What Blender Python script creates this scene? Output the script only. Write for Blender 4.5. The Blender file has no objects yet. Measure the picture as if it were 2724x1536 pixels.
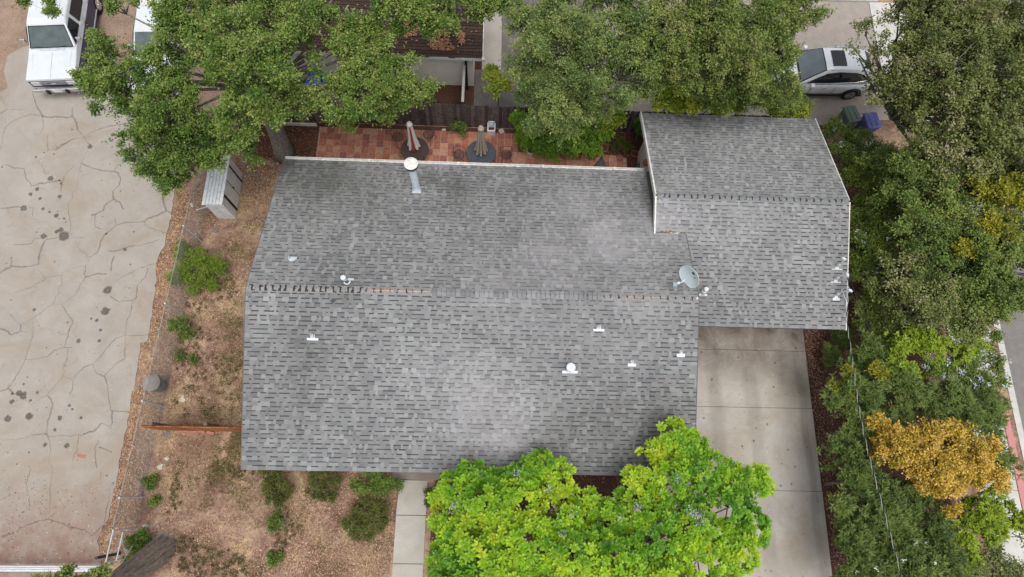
import bpy, math, random
import numpy as np
from mathutils import Matrix, Vector
R_=math.radians
random.seed(7); RNG=np.random.default_rng(11)
scene=bpy.context.scene
COL=scene.collection
# ---------------------------------------------------------------- camera
CAM=np.array([7.7097,-5.8785,23.6839]); FPX=1666.66; CX,CY=1362.0,768.0
ROT=np.array([[0.99903159,-0.02611112,-0.03541324],[0.01431455,0.95396901,-0.29956337],[0.04160507,0.29876635,0.95341895]])
cam_d=bpy.data.cameras.new('camera'); cam_o=bpy.data.objects.new('camera',cam_d); COL.objects.link(cam_o)
cam_d.sensor_width=36.0; cam_d.lens=36.0*FPX/2724.0; cam_d.clip_start=0.1; cam_d.clip_end=1000
m4=Matrix([list(ROT[i])+[float(CAM[i])] for i in range(3)]+[[0,0,0,1]])
cam_o.matrix_world=m4; scene.camera=cam_o
# ---------------------------------------------------------------- sky, sun, exposure
SUN_EL,SUN_AZ=R_(74),R_(165)
w=bpy.data.worlds.new('World'); scene.world=w; w.use_nodes=True
nt=w.node_tree; nt.nodes.clear()
sky=nt.nodes.new('ShaderNodeTexSky'); sky.sky_type='NISHITA'; sky.sun_disc=False
sky.sun_elevation=SUN_EL; sky.sun_rotation=SUN_AZ; sky.dust_density=4.0; sky.air_density=1.0
hs=nt.nodes.new('ShaderNodeHueSaturation'); hs.inputs['Saturation'].default_value=0.16
bg=nt.nodes.new('ShaderNodeBackground'); bg.inputs['Strength'].default_value=0.15
wo=nt.nodes.new('ShaderNodeOutputWorld')
nt.links.new(sky.outputs[0],hs.inputs['Color']); nt.links.new(hs.outputs[0],bg.inputs[0]); nt.links.new(bg.outputs[0],wo.inputs[0])
sd=bpy.data.lights.new('sun','SUN'); sd.energy=1.4; sd.angle=R_(38); sd.color=(1.0,0.95,0.88)
so=bpy.data.objects.new('sun',sd); COL.objects.link(so)
# nishita: rotation measured from +Y clockwise
sdir=Vector((math.sin(SUN_AZ)*math.cos(SUN_EL),math.cos(SUN_AZ)*math.cos(SUN_EL),math.sin(SUN_EL)))
so.rotation_euler=sdir.to_track_quat('Z','Y').to_euler(); so.location=(0,0,40)
vs=scene.view_settings; vs.view_transform='Standard'; vs.look='None'; vs.gamma=1.0; vs.exposure=0.2; vs.use_curve_mapping=False
# ---------------------------------------------------------------- helpers
def P(px,py,z=0.0):
    d=ROT@np.array([(px-CX)/FPX,-(py-CY)/FPX,-1.0]); t=(z-CAM[2])/d[2]; return CAM+t*d
def PX(p):
    d=(np.asarray(p,float)-CAM)@ROT; return CX+FPX*d[0]/-d[2], CY-FPX*d[1]/-d[2]
def sr(r,g,b):
    f=lambda c:((c/255+0.055)/1.055)**2.4 if c>10 else c/255/12.92
    return (f(r),f(g),f(b))
def vnoise(x,y,s,seed=0):
    x=np.asarray(x,float)*s; y=np.asarray(y,float)*s
    xi=np.floor(x).astype(int); yi=np.floor(y).astype(int); fx=x-xi; fy=y-yi
    def h(a,b): v=np.sin(a*127.1+b*311.7+seed*74.7)*43758.5453; return v-np.floor(v)
    fx=fx*fx*(3-2*fx); fy=fy*fy*(3-2*fy)
    return (h(xi,yi)*(1-fx)+h(xi+1,yi)*fx)*(1-fy)+(h(xi,yi+1)*(1-fx)+h(xi+1,yi+1)*fx)*fy
def v3noise(p,s,seed=0):
    return (vnoise(p[:,0]+p[:,2]*.71,p[:,1]-p[:,2]*.53,s,seed)+vnoise(p[:,1]+p[:,2]*.37,p[:,2]+p[:,0]*.29,s*1.1,seed+3))*.5
WL={}
def tag(o,label=None,cat=None,group=None,kind=None):
    if label:o['label']=label
    if cat:o['category']=cat
    if group:o['group']=group
    if kind:o['kind']=kind
    return o
def empty(name,loc,label=None,cat=None,group=None,kind=None,rz=0.0):
    o=bpy.data.objects.new(name,None); COL.objects.link(o); o.location=[float(c) for c in loc]; o.rotation_euler[2]=rz
    o.empty_display_size=.2
    WL[o]=np.array(loc,float) if rz==0 else np.zeros(3); return tag(o,label,cat,group,kind)
class MB:
    def __init__(s): s.v=[]; s.f=[]; s.c=[]; s.m=[]
    def face(s,pts,col=None,m=0):
        n=len(s.v); s.v+= [tuple(map(float,p)) for p in pts]; s.f.append(tuple(range(n,n+len(pts)))); s.c.append(col); s.m.append(m); return s
    def mesh(s,V,F,col=None,m=0):
        n=len(s.v); s.v+=[tuple(map(float,p)) for p in V]
        for f in F: s.f.append(tuple(n+i for i in f)); s.c.append(col); s.m.append(m)
        return s
    def box(s,x0,x1,y0,y1,z0,z1,col=None,m=0):
        V=[(x,y,z) for z in(z0,z1) for x,y in((x0,y0),(x1,y0),(x1,y1),(x0,y1))]
        return s.mesh(V,[(3,2,1,0),(4,5,6,7),(0,1,5,4),(1,2,6,5),(2,3,7,6),(3,0,4,7)],col,m)
    def prism(s,poly,z0,z1,col=None,m=0):
        n=len(poly); a=sum(poly[i][0]*poly[(i+1)%n][1]-poly[(i+1)%n][0]*poly[i][1] for i in range(n))
        if a<0: poly=poly[::-1]
        V=[(p[0],p[1],z0) for p in poly]+[(p[0],p[1],z1) for p in poly]
        F=[tuple(range(n-1,-1,-1)),tuple(range(n,2*n))]+[(i,(i+1)%n,n+(i+1)%n,n+i) for i in range(n)]
        return s.mesh(V,F,col,m)
    def sheet(s,poly,z,col=None,m=0):
        n=len(poly); a=sum(poly[i][0]*poly[(i+1)%n][1]-poly[(i+1)%n][0]*poly[i][1] for i in range(n))
        if a<0: poly=poly[::-1]
        return s.face([(p[0],p[1],z) for p in poly],col,m)
    def tube(s,pts,rad,n=8,col=None,m=0,cap=True):
        pts=[np.asarray(p,float) for p in pts]; k=len(pts)
        rad=[rad]*k if np.isscalar(rad) else rad
        V=[];prev=None
        for i,p in enumerate(pts):
            t=pts[min(i+1,k-1)]-pts[max(i-1,0)]; t=t/(np.linalg.norm(t)+1e-9)
            if prev is None:
                a=np.array([0,0,1.]) if abs(t[2])<.9 else np.array([1.,0,0]); u=np.cross(t,a)
            else: u=prev-t*np.dot(prev,t)
            u/=np.linalg.norm(u)+1e-9; prev=u; q=np.cross(t,u)
            for j in range(n):
                an=2*math.pi*j/n; V.append(p+rad[i]*(math.cos(an)*u+math.sin(an)*q))
        F=[(i*n+j,i*n+(j+1)%n,(i+1)*n+(j+1)%n,(i+1)*n+j) for i in range(k-1) for j in range(n)]
        if cap: F+=[tuple(range(n-1,-1,-1)),tuple(range((k-1)*n,k*n))]
        return s.mesh(V,F,col,m)
    def lathe(s,c,prof,n=20,col=None,m=0):
        V=[];k=len(prof)
        for r,z in prof:
            for j in range(n):
                an=2*math.pi*j/n; V.append((c[0]+r*math.cos(an),c[1]+r*math.sin(an),c[2]+z))
        F=[(i*n+j,i*n+(j+1)%n,(i+1)*n+(j+1)%n,(i+1)*n+j) for i in range(k-1) for j in range(n)]
        F+=[tuple(range(n-1,-1,-1)),tuple(range((k-1)*n,k*n))]
        return s.mesh(V,F,col,m)
    def xf(s,M):
        M=np.array(M); s.v=[tuple(M[:3,:3]@np.array(p)+M[:3,3]) for p in s.v]; return s
    def build(s,name,mat,parent=None,smooth=False,bevel=0,seg=2,wn=False,world=True):
        me=bpy.data.meshes.new(name); off=WL.get(parent,np.zeros(3)) if (parent is not None and world) else np.zeros(3)
        V=np.array(s.v,float)-off if len(s.v) else np.zeros((0,3))
        me.from_pydata(V.tolist(),[],s.f)
        mats=mat if isinstance(mat,(list,tuple)) else [mat]
        for q in mats: me.materials.append(q)
        if len(mats)>1: me.polygons.foreach_set('material_index',s.m)
        if any(c is not None for c in s.c):
            at=me.attributes.new('col','FLOAT_COLOR','FACE')
            at.data.foreach_set('color',np.array([(c[0],c[1],c[2],1.0 if len(c)<4 else c[3]) if c is not None else (.5,.5,.5,1) for c in s.c],np.float32).ravel())
        if smooth: me.polygons.foreach_set('use_smooth',[True]*len(me.polygons))
        o=bpy.data.objects.new(name,me); COL.objects.link(o)
        if parent is not None: o.parent=parent; WL[o]=WL.get(parent,np.zeros(3))
        else: WL[o]=np.zeros(3)
        if bevel:
            b=o.modifiers.new('bevel','BEVEL'); b.width=bevel; b.segments=seg; b.limit_method='ANGLE'; b.angle_limit=R_(35)
        return o
def link_copy(mesh,name,parent,loc,rot=(0,0,0),scale=None):
    o=bpy.data.objects.new(name,mesh); COL.objects.link(o); o.parent=parent
    o.location=[float(a-b) for a,b in zip(loc,WL.get(parent,np.zeros(3)))]; o.rotation_euler=rot
    if scale is not None:o.scale=scale
    return o
# ---------------------------------------------------------------- materials
def newmat(name):
    m=bpy.data.materials.new(name); m.use_nodes=True; t=m.node_tree; b=t.nodes['Principled BSDF']; return m,t,b
def noise(t,scale,detail=4,rough=.55,vec=None,dist=0.0):
    n=t.nodes.new('ShaderNodeTexNoise'); n.inputs['Scale'].default_value=scale; n.inputs['Detail'].default_value=detail
    n.inputs['Roughness'].default_value=rough; n.inputs['Distortion'].default_value=dist
    if vec is not None:t.links.new(vec,n.inputs['Vector'])
    return n.outputs['Fac']
def ramp(t,fac,stops):
    r=t.nodes.new('ShaderNodeValToRGB'); e=r.color_ramp.elements
    while len(e)<len(stops): e.new(.5)
    for el,(p,c) in zip(e,stops): el.position=p; el.color=tuple(c)+((1,) if len(c)==3 else ())
    t.links.new(fac,r.inputs[0]); return r.outputs[0]
def mixc(t,fac,a,b,mode='MIX'):
    n=t.nodes.new('ShaderNodeMix'); n.data_type='RGBA'; n.blend_type=mode
    for s,v in ((0,fac),(6,a),(7,b)):
        if isinstance(v,(int,float)): n.inputs[s].default_value=v
        elif isinstance(v,tuple): n.inputs[s].default_value=v+((1,) if len(v)==3 else ())
        else: t.links.new(v,n.inputs[s])
    return n.outputs[2]
def pos(t):
    return t.nodes.new('ShaderNodeNewGeometry').outputs['Position']
def bump(t,b,h,strength=.3,dist=.02):
    n=t.nodes.new('ShaderNodeBump'); n.inputs['Strength'].default_value=strength; n.inputs['Distance'].default_value=dist
    t.links.new(h,n.inputs['Height']); t.links.new(n.outputs[0],b.inputs['Normal'])
def pmat(name,c1,c2=None,scale=6,rough=.75,spec=.3,metal=0,bmp=0,c3=None,scale3=40,lo=.35,hi=.65):
    m,t,b=newmat(name); b.inputs['Roughness'].default_value=rough; b.inputs['Specular IOR Level'].default_value=spec; b.inputs['Metallic'].default_value=metal
    if c2 is None: c2=tuple(x*.82 for x in c1)
    v=pos(t); n=noise(t,scale,5,.6,v); col=ramp(t,n,[(lo,c1),(hi,c2)])
    if c3 is not None: col=mixc(t,ramp(t,noise(t,scale3,3,.6,v),[(.5,(0,0,0)),(.72,(1,1,1))]),col,c3)
    t.links.new(col,b.inputs['Base Color'])
    if bmp: bump(t,b,noise(t,scale*6,4,.6,v),bmp,.02)
    return m
def attrmat(name,rough=.85,spec=.2,gran=.25,gscale=60,big=.1,bmp=.2):
    m,t,b=newmat(name); a=t.nodes.new('ShaderNodeAttribute'); a.attribute_name='col'; v=pos(t)
    b.inputs['Roughness'].default_value=rough; b.inputs['Specular IOR Level'].default_value=spec
    g=ramp(t,noise(t,gscale,3,.7,v),[(.3,(1-gran,)*3),(.7,(1+gran,)*3)])
    c=mixc(t,1.0,a.outputs['Color'],g,'MULTIPLY')
    if big: c=mixc(t,1.0,c,ramp(t,noise(t,1.3,5,.65,v),[(.3,(1-big,)*3),(.7,(1+big,)*3)]),'MULTIPLY')
    t.links.new(c,b.inputs['Base Color'])
    if bmp: bump(t,b,noise(t,gscale,3,.7,v),bmp,.01)
    return m
def leafmat(name,trans=.18,rough=.5,spec=.25):
    m,t,b=newmat(name); a=t.nodes.new('ShaderNodeAttribute'); a.attribute_name='col'
    b.inputs['Roughness'].default_value=rough; b.inputs['Specular IOR Level'].default_value=spec
    t.links.new(a.outputs['Color'],b.inputs['Base Color'])
    tr=t.nodes.new('ShaderNodeBsdfTranslucent'); t.links.new(a.outputs['Color'],tr.inputs['Color'])
    mx=t.nodes.new('ShaderNodeMixShader'); mx.inputs[0].default_value=trans
    t.links.new(b.outputs[0],mx.inputs[1]); t.links.new(tr.outputs[0],mx.inputs[2]); t.links.new(mx.outputs[0],t.nodes['Material Output'].inputs[0]); return m
def decalmat(name,col,rough=.9):
    m,t,b=newmat(name); a=t.nodes.new('ShaderNodeAttribute'); a.attribute_name='col'; b.inputs['Roughness'].default_value=rough
    b.inputs['Base Color'].default_value=tuple(col)+(1,); b.inputs['Specular IOR Level'].default_value=.1
    tr=t.nodes.new('ShaderNodeBsdfTransparent'); mx=t.nodes.new('ShaderNodeMixShader')
    n=ramp(t,noise(t,30,4,.65,pos(t)),[(.25,(.45,)*3),(.65,(1,1,1))]); al=mixc(t,1.0,a.outputs['Color'],n,'MULTIPLY')
    t.links.new(al,mx.inputs[0]); t.links.new(tr.outputs[0],mx.inputs[1]); t.links.new(b.outputs[0],mx.inputs[2]); t.links.new(mx.outputs[0],t.nodes['Material Output'].inputs[0]); return m
M={}
M['shingle']=attrmat('shingle',.9,.15,.22,70,.08,.3)
M['leaf']=leafmat('leaf'); M['leaf_glossy']=leafmat('leaf_glossy',.3,.42,.35); M['litter']=leafmat('litter',.1,.8,.1)
M['white_metal']=pmat('white_metal',(.66,.69,.72),(.55,.58,.61),5,.45,.4)
M['galv']=pmat('galv',(.60,.66,.72),(.48,.53,.58),9,.45,.5,.1)
M['white_trim']=pmat('white_trim',(.78,.77,.74),(.62,.61,.58),7,.55,.3,c3=(.35,.33,.30),scale3=25)
M['stucco']=pmat('stucco',(.68,.66,.60),(.6,.58,.52),3,.9,.1,bmp=.3)
M['neigh_wall']=pmat('neighbour_stucco',(.76,.72,.64),(.68,.64,.56),2,.9,.1,bmp=.3)
M['deck']=pmat('roof_deck',(.12,.12,.12),None,4)
M['tar']=pmat('tar',(.018,.018,.02),(.035,.03,.03),20,.6,.3)
M['wood_raw']=pmat('raw_wood',(.62,.40,.24),(.45,.27,.16),14,.8,.1)
M['bark']=pmat('bark',(.26,.22,.185),(.13,.11,.092),9,.95,.05,bmp=.9)
M['bark_grey']=pmat('grey_bark',(.27,.25,.225),(.13,.115,.1),11,.95,.05,bmp=.8)
M['twig']=pmat('twig',(.34,.30,.25),(.2,.17,.14),12,.9,.05)
M['terracotta_pot']=pmat('terracotta_pot',(.38,.15,.09),(.28,.11,.07),8,.8,.1)
M['black_metal']=pmat('black_metal',(.035,.036,.045),(.05,.05,.06),10,.5,.4)
M['rust_metal']=pmat('brown_metal',(.075,.05,.042),(.05,.038,.034),10,.6,.3)
M['rubber']=pmat('rubber',(.02,.02,.022),None,10,.85,.2)
M['asphalt']=pmat('asphalt',(.21,.195,.185),(.17,.16,.155),3,.95,.1,c3=(.27,.25,.24),scale3=120,bmp=.3)
M['paint_red']=pmat('red_kerb_paint',(.56,.2,.21),(.48,.22,.21),6,.7,.2,c3=(.45,.33,.31),scale3=30)
M['sidewalk']=pmat('sidewalk_concrete',(.56,.55,.53),(.47,.46,.44),3,.9,.1)
M['rock']=pmat('rock',(.5,.44,.36),(.36,.31,.25),9,.9,.1,bmp=.5)
M['brick']=pmat('brick',(.44,.2,.16),(.35,.15,.12),16,.9,.1,bmp=.3)
M['cable_b']=pmat('black_cable',(.02,.02,.02),None,10,.6)
M['cable_w']=pmat('bare_cable',(.5,.5,.5),None,10,.4,.5,.5)
M['plastic_w']=pmat('white_plastic',(.74,.75,.75),(.66,.67,.67),8,.4,.4)
M['green_bin']=pmat('green_bin_plastic',(.085,.12,.10),(.11,.145,.125),4,.45,.4)
M['blue_bin']=pmat('blue_bin_plastic',(.11,.12,.36),(.15,.16,.42),4,.45,.4)
M['teal']=pmat('teal_plastic',(.01,.16,.18),None,6,.5,.4)
M['tarp']=pmat('blue_tarp',(.01,.11,.5),(.03,.2,.65),5,.5,.4)
M['beige_fabric']=pmat('beige_fabric',(.42,.37,.31),(.36,.31,.26),12,.9,.1)
M['white_fabric']=pmat('white_fabric',(.74,.72,.70),(.64,.62,.6),12,.9,.1)
M['red_fabric']=pmat('red_fabric',(.42,.06,.06),None,12,.9,.1)
M['dark_fabric']=pmat('dark_fabric',(.05,.05,.055),(.065,.065,.07),10,.9,.1)
M['glass_dark']=pmat('car_glass',(.02,.024,.03),None,4,.06,.6)
# ---------------------------------------------------------------- ground materials
def groundmat():
    m,t,b=newmat('dry_ground'); v=pos(t); b.inputs['Roughness'].default_value=1; b.inputs['Specular IOR Level'].default_value=.05
    a=ramp(t,noise(t,.7,6,.66,v,.6),[(.38,(.175,.105,.085)),(.47,(.25,.16,.125)),(.54,(.305,.21,.16)),(.64,(.39,.285,.185))])
    g=ramp(t,noise(t,9,6,.75,v),[(.32,(.5,.45,.42)),(.46,(1,1,1)),(.68,(1.3,1.27,1.2))])
    c=mixc(t,1.0,a,g,'MULTIPLY')
    c=mixc(t,1.0,c,ramp(t,noise(t,3.2,5,.7,v),[(.34,(.72,.68,.66)),(.5,(1,1,1)),(.68,(1.14,1.12,1.08))]),'MULTIPLY')
    c=mixc(t,ramp(t,noise(t,2.3,5,.7,v),[(.57,(0,0,0)),(.7,(.7,.7,.7))]),c,(.13,.105,.055))
    c=mixc(t,ramp(t,noise(t,45,3,.7,v),[(.66,(0,0,0)),(.74,(.8,.8,.8))]),c,(.52,.38,.24))
    t.links.new(c,b.inputs['Base Color']); bump(t,b,noise(t,18,5,.7,v),.6,.03); return m
def soilmat(name,c1,c2):
    m,t,b=newmat(name); v=pos(t); b.inputs['Roughness'].default_value=1; b.inputs['Specular IOR Level'].default_value=.05
    c=ramp(t,noise(t,14,6,.75,v),[(.35,c1),(.62,c2)]); c=mixc(t,1.0,c,ramp(t,noise(t,1.2,4,.6,v),[(.3,(.75,)*3),(.7,(1.2,)*3)]),'MULTIPLY')
    c=mixc(t,ramp(t,noise(t,60,2,.6,v),[(.62,(0,0,0)),(.7,(.8,.8,.8))]),c,tuple(min(1,x*2.6) for x in c2))
    t.links.new(c,b.inputs['Base Color']); bump(t,b,noise(t,30,5,.7,v),.8,.03); return m
def concmat(name,c1,c2,stain,dust=False,dirt=None):
    m,t,b=newmat(name); v=pos(t); b.inputs['Roughness'].default_value=.92; b.inputs['Specular IOR Level'].default_value=.15
    c=ramp(t,noise(t,.8,6,.6,v,.3),[(.32,c1),(.66,c2)])
    c=mixc(t,1.0,c,ramp(t,noise(t,26,5,.75,v),[(.3,(.9,)*3),(.7,(1.09,)*3)]),'MULTIPLY')
    c=mixc(t,ramp(t,noise(t,.45,6,.7,v,.8),[(.48,(0,0,0)),(.68,(.75,.75,.75))]),c,stain)
    c=mixc(t,ramp(t,noise(t,2.6,5,.7,v,.5),[(.55,(0,0,0)),(.75,(.4,.4,.4))]),c,tuple(x*.75 for x in stain))
    c=mixc(t,ramp(t,noise(t,75,2,.5,v),[(.68,(0,0,0)),(.74,(.5,.5,.5))]),c,tuple(x*.45 for x in c1))
    if dust:
        sx=t.nodes.new('ShaderNodeSeparateXYZ'); t.links.new(v,sx.inputs[0])
        mr=t.nodes.new('ShaderNodeMapRange'); mr.inputs[1].default_value=-5.6; mr.inputs[2].default_value=-8.2; t.links.new(sx.outputs[1],mr.inputs[0])
        mu=t.nodes.new('ShaderNodeMath'); mu.operation='MULTIPLY'; t.links.new(mr.outputs[0],mu.inputs[0])
        t.links.new(ramp(t,noise(t,1.6,6,.7,v),[(.3,(.15,)*3),(.6,(.95,)*3)]),mu.inputs[1])
        c=mixc(t,mu.outputs[0],c,(.24,.15,.12))
    if dirt:
        sx=t.nodes.new('ShaderNodeSeparateXYZ'); t.links.new(v,sx.inputs[0])
        mr=t.nodes.new('ShaderNodeMapRange'); mr.inputs[1].default_value=-2.6; mr.inputs[2].default_value=.1; t.links.new(sx.outputs[1],mr.inputs[0])
        mu=t.nodes.new('ShaderNodeMath'); mu.operation='MULTIPLY'; t.links.new(mr.outputs[0],mu.inputs[0])
        t.links.new(ramp(t,noise(t,1.0,6,.7,v,.5),[(.32,(.05,)*3),(.62,(1.0,)*3)]),mu.inputs[1])
        c=mixc(t,mu.outputs[0],c,dirt)
    t.links.new(c,b.inputs['Base Color']); bump(t,b,noise(t,90,3,.7,v),.15,.01); return m
M['ground']=groundmat()
M['mulch']=soilmat('mulch',(.055,.03,.024),(.12,.065,.05))
M['dark_soil']=soilmat('dark_soil',(.06,.034,.026),(.12,.062,.045))
M['brown_dirt']=soilmat('brown_dirt',(.24,.17,.13),(.33,.24,.185))
M['conc_old']=concmat('old_concrete',(.315,.285,.256),(.37,.338,.308),(.30,.245,.19),dust=True)
M['conc_drive']=concmat('driveway_concrete',(.355,.325,.285),(.45,.42,.385),(.34,.285,.22),dirt=(.15,.12,.10))
M['conc_path']=concmat('path_concrete',(.40,.38,.34),(.47,.45,.41),(.36,.33,.28))
M['conc_porch']=concmat('porch_concrete',(.25,.225,.2),(.32,.29,.265),(.2,.17,.15))
M['conc_neigh']=concmat('walk_concrete',(.36,.34,.31),(.43,.405,.375),(.3,.27,.24))
# ---------------------------------------------------------------- the ground and the paved areas
mb=MB(); mb.face([(-200,-200,0),(220,-200,0),(220,200,0),(-200,200,0)]); tag(mb.build('ground',M['ground']),kind='structure',label='dry brown ground with leaf litter')
def px_poly(pts,z=0.0): return [tuple(P(x,y,z)[:2]) for x,y in pts]
conc_edge=[(468,498),(462,534),(457,578),(438,655),(413,705),(417,735),(413,788),(396,892),(394,910),(376,914),(369,964),(360,1021),(349,1060),(344,1104),(334,1156),(325,1199),(311,1274),(289,1378),(275,1400),(262,1440),(270,1500)]
poly=px_poly([(-260,262),(0,248),(22,235),(12,190),(22,150),(60,128),(120,112),(240,105),(300,150),(340,215),(410,300),(472,400)])
edge=px_poly(conc_edge); EDGE=edge; rag=[]
for i in range(len(edge)-1):
    a,b=np.array(edge[i]),np.array(edge[i+1]); n=max(2,int(np.linalg.norm(b-a)/.18))
    for k in range(n):
        q=a+(b-a)*k/n; rag.append((q[0]+random.uniform(-.035,.035),q[1]))
poly=poly+rag+[(-5.2,-9.3),(-5.2,-30),(-16,-30),(-16,9)]
cd=MB(); cd.prism(poly,-.05,.03); conc=cd.build('concrete_driveway',M['conc_old']); tag(conc,kind='structure',label='cracked pale concrete drive with oil spots')
# cracks and oil spots (thin dirt-filled marks lying on the slab)
def zz(y0,pts): return [(x/3.633,y0+y/3.633) for x,y in pts]
CR=[]
for y0,ls in ((0,[[(310,880),(340,990),(410,1125),(480,1135),(560,1130),(640,1140),(700,1125),(740,1190),(750,1260),(820,1330),(850,1390),(890,1420)],[(410,1125),(300,1105),(170,1150),(100,1190),(40,1250),(20,1400),(0,1450)],[(700,1125),(700,1040)],[(890,1320),(720,1340),(600,1400),(540,1450)],[(820,1315),(960,1250),(1060,1220),(1160,1205),(1300,1190)],[(640,890),(740,930),(830,1010),(920,1030),(980,1070)],[(0,910),(40,1000),(70,1060),(220,1060)],[(70,1060),(0,1100)],[(410,1125),(420,1240),(390,1290)],[(460,1300),(460,1450)]]),
 (380,[[(850,0),(870,40),(820,110),(790,190),(760,300),(750,430),(700,490),(700,540),(655,590),(665,680),(685,790),(680,870),(710,920),(740,1000),(800,1050),(865,1105),(850,1160),(830,1185),(700,1210),(610,1260),(590,1280),(460,1305),(380,1350),(280,1405),(140,1450)],[(790,200),(870,235),(980,270),(1095,280),(1140,290),(1170,355),(1150,410),(1090,470),(1095,545),(1010,610),(1000,655),(930,685),(880,705)],[(1095,280),(1140,220),(1210,185),(1300,210),(1385,240)],[(1210,185),(1215,110),(1170,60)],[(1095,545),(1160,580),(1190,645)],[(920,690),(910,790),(920,820),(985,830)],[(1690,700),(1610,660),(1580,590),(1570,520)],[(1610,660),(1500,710),(1420,735),(1385,765),(1240,770),(1190,775),(1120,800),(1080,840),(1020,880),(970,960),(960,1020),(940,1070),(870,1105)],[(1120,800),(1115,730)],[(1385,765),(1440,820),(1530,850),(1630,880)],[(1540,940),(1370,990),(1240,1005),(1160,1040),(1050,1050)],[(710,920),(800,915)],[(830,1185),(815,1270),(830,1300),(780,1370),(740,1450)],[(830,1300),(930,1270),(1030,1270)],[(0,1260),(110,1195),(290,1200),(380,1170),(370,1100),(410,1000),(440,940),(560,915),(600,900)],[(380,1170),(370,1230),(440,1310),(410,1345)],[(110,1195),(115,1100)],[(600,1280),(595,1360),(560,1420),(575,1450)],[(130,990),(300,980),(340,930),(400,930)],[(0,640),(150,620),(210,625)],[(310,730),(400,775),(460,775),(480,800)],[(310,730),(320,640),(280,610)],[(300,420),(420,390),(570,370),(600,390),(590,480)],[(600,390),(620,330),(660,270),(720,230)],[(460,0),(465,70),(440,130),(390,155),(380,195),(420,250),(435,310)],[(465,70),(560,65),(640,0)],[(50,205),(120,240),(230,250),(250,340),(290,390),(300,430)],[(1100,1100),(1080,1170),(1075,1240)],[(1130,1330),(1240,1270),(1350,1210),(1490,1170)],[(1430,1215),(1400,1300),(1330,1380),(1320,1450)]]),
 (760,[[(800,0),(720,95),(600,180),(510,180),(440,230),(370,280),(270,350),(200,375),(150,340),(90,270)],[(600,180),(660,290),(710,360),(660,440),(650,510),(620,600)],[(510,180),(540,110),(580,70)],[(200,375),(205,440),(110,475),(60,440),(0,415)],[(205,440),(270,450)],[(315,350),(320,470),(280,590),(245,715),(180,840),(110,960),(70,1000),(0,1025)],[(245,715),(340,715),(460,685),(520,630),(610,605),(700,600)],[(655,610),(650,700),(615,780),(620,870),(530,970),(460,1055),(380,1100),(300,1150),(240,1100)],[(620,875),(700,915),(740,860),(800,800),(870,765),(920,750),(930,725),(1000,660),(1050,575),(1120,515),(1210,480),(1290,485),(1440,475)],[(1330,0),(1320,110),(1280,180),(1260,270),(1220,370),(1210,480),(1210,600),(1205,700),(1110,770),(1020,860),(1010,880),(930,850),(905,800),(910,760)],[(1010,880),(1040,960),(1050,1100),(1080,1210),(1250,1225)],[(1080,1210),(1085,1290),(1070,1390)],[(460,1060),(510,1150),(490,1230),(465,1320),(450,1440)],[(80,1000),(130,1045),(230,1050)],[(1070,110),(1150,155),(1280,145),(1330,105)],[(980,1330),(920,1400),(800,1440)],[(980,1330),(1070,1370)],[(710,915),(700,1000),(670,1050)],[(300,1450),(450,1435)]]),
 (1136,[[(0,130),(150,125),(260,100),(330,75),(440,65),(480,90),(600,85),(700,90),(760,70),(790,95),(870,40),(920,20)],[(440,65),(480,130),(490,220),(470,320),(505,400),(490,560),(480,700),(485,860)],[(760,80),(740,230),(700,330)],[(960,130),(920,200),(920,300),(940,400)],[(950,195),(1010,210),(1080,250)],[(300,400),(250,550),(285,660),(285,770)],[(975,440),(965,550)],[(1110,550),(1060,570),(1050,700),(1020,850),(1015,930)],[(0,1065),(150,1020),(260,950),(380,910),(470,895),(560,920),(680,970),(800,990),(890,1045),(1000,960)],[(0,170),(30,140)],[(0,710),(130,650)]])):
    CR+=[zz(y0,l) for l in ls]
def soft_mesh(name,V,F,A,mat,parent):
    me=bpy.data.meshes.new(name); me.from_pydata(V,[],F); at=me.attributes.new('col','FLOAT_COLOR','POINT')
    at.data.foreach_set('color',np.array([(a,a,a,1) for a in A],np.float32).ravel()); me.materials.append(mat)
    o=bpy.data.objects.new(name,me); COL.objects.link(o)
    if parent is not None:o.parent=parent
    return o
V=[];F=[];A=[]
for l in CR:
    pts=[P(x,y,.03)[:2] for x,y in l]; fine=[]
    for i in range(len(pts)-1):
        a,b=pts[i],pts[i+1]; n=max(2,int(np.linalg.norm(b-a)/.07))
        for k in range(n): fine.append(a+(b-a)*k/n+RNG.normal(0,.013,2))
    fine.append(pts[-1]); wd0=random.choice((.005,.007,.009,.014))
    base=len(V); n=len(fine)
    for i,p in enumerate(fine):
        t=fine[min(i+1,n-1)]-fine[max(i-1,0)]; t/=np.linalg.norm(t)+1e-9; nn=np.array([-t[1],t[0]])
        wd=wd0*(.35+1.3*float(vnoise(p[0],p[1],2.2,3)))*random.uniform(.7,1.3)
        for s,a in ((-2.4,0),(-.8,.5),(.8,.5),(2.4,0)):
            q=p+nn*wd*s; V.append((q[0],q[1],.0335)); A.append(a*random.uniform(.6,1))
    for i in range(n-1):
        for k in range(3): F.append((base+i*4+k,base+i*4+k+1,base+i*4+k+5,base+i*4+k+4))
tag(soft_mesh('cracks',V,F,A,decalmat('crack_dirt',(.15,.118,.10)),conc),kind='stuff')
V=[];F=[];A=[]
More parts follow.
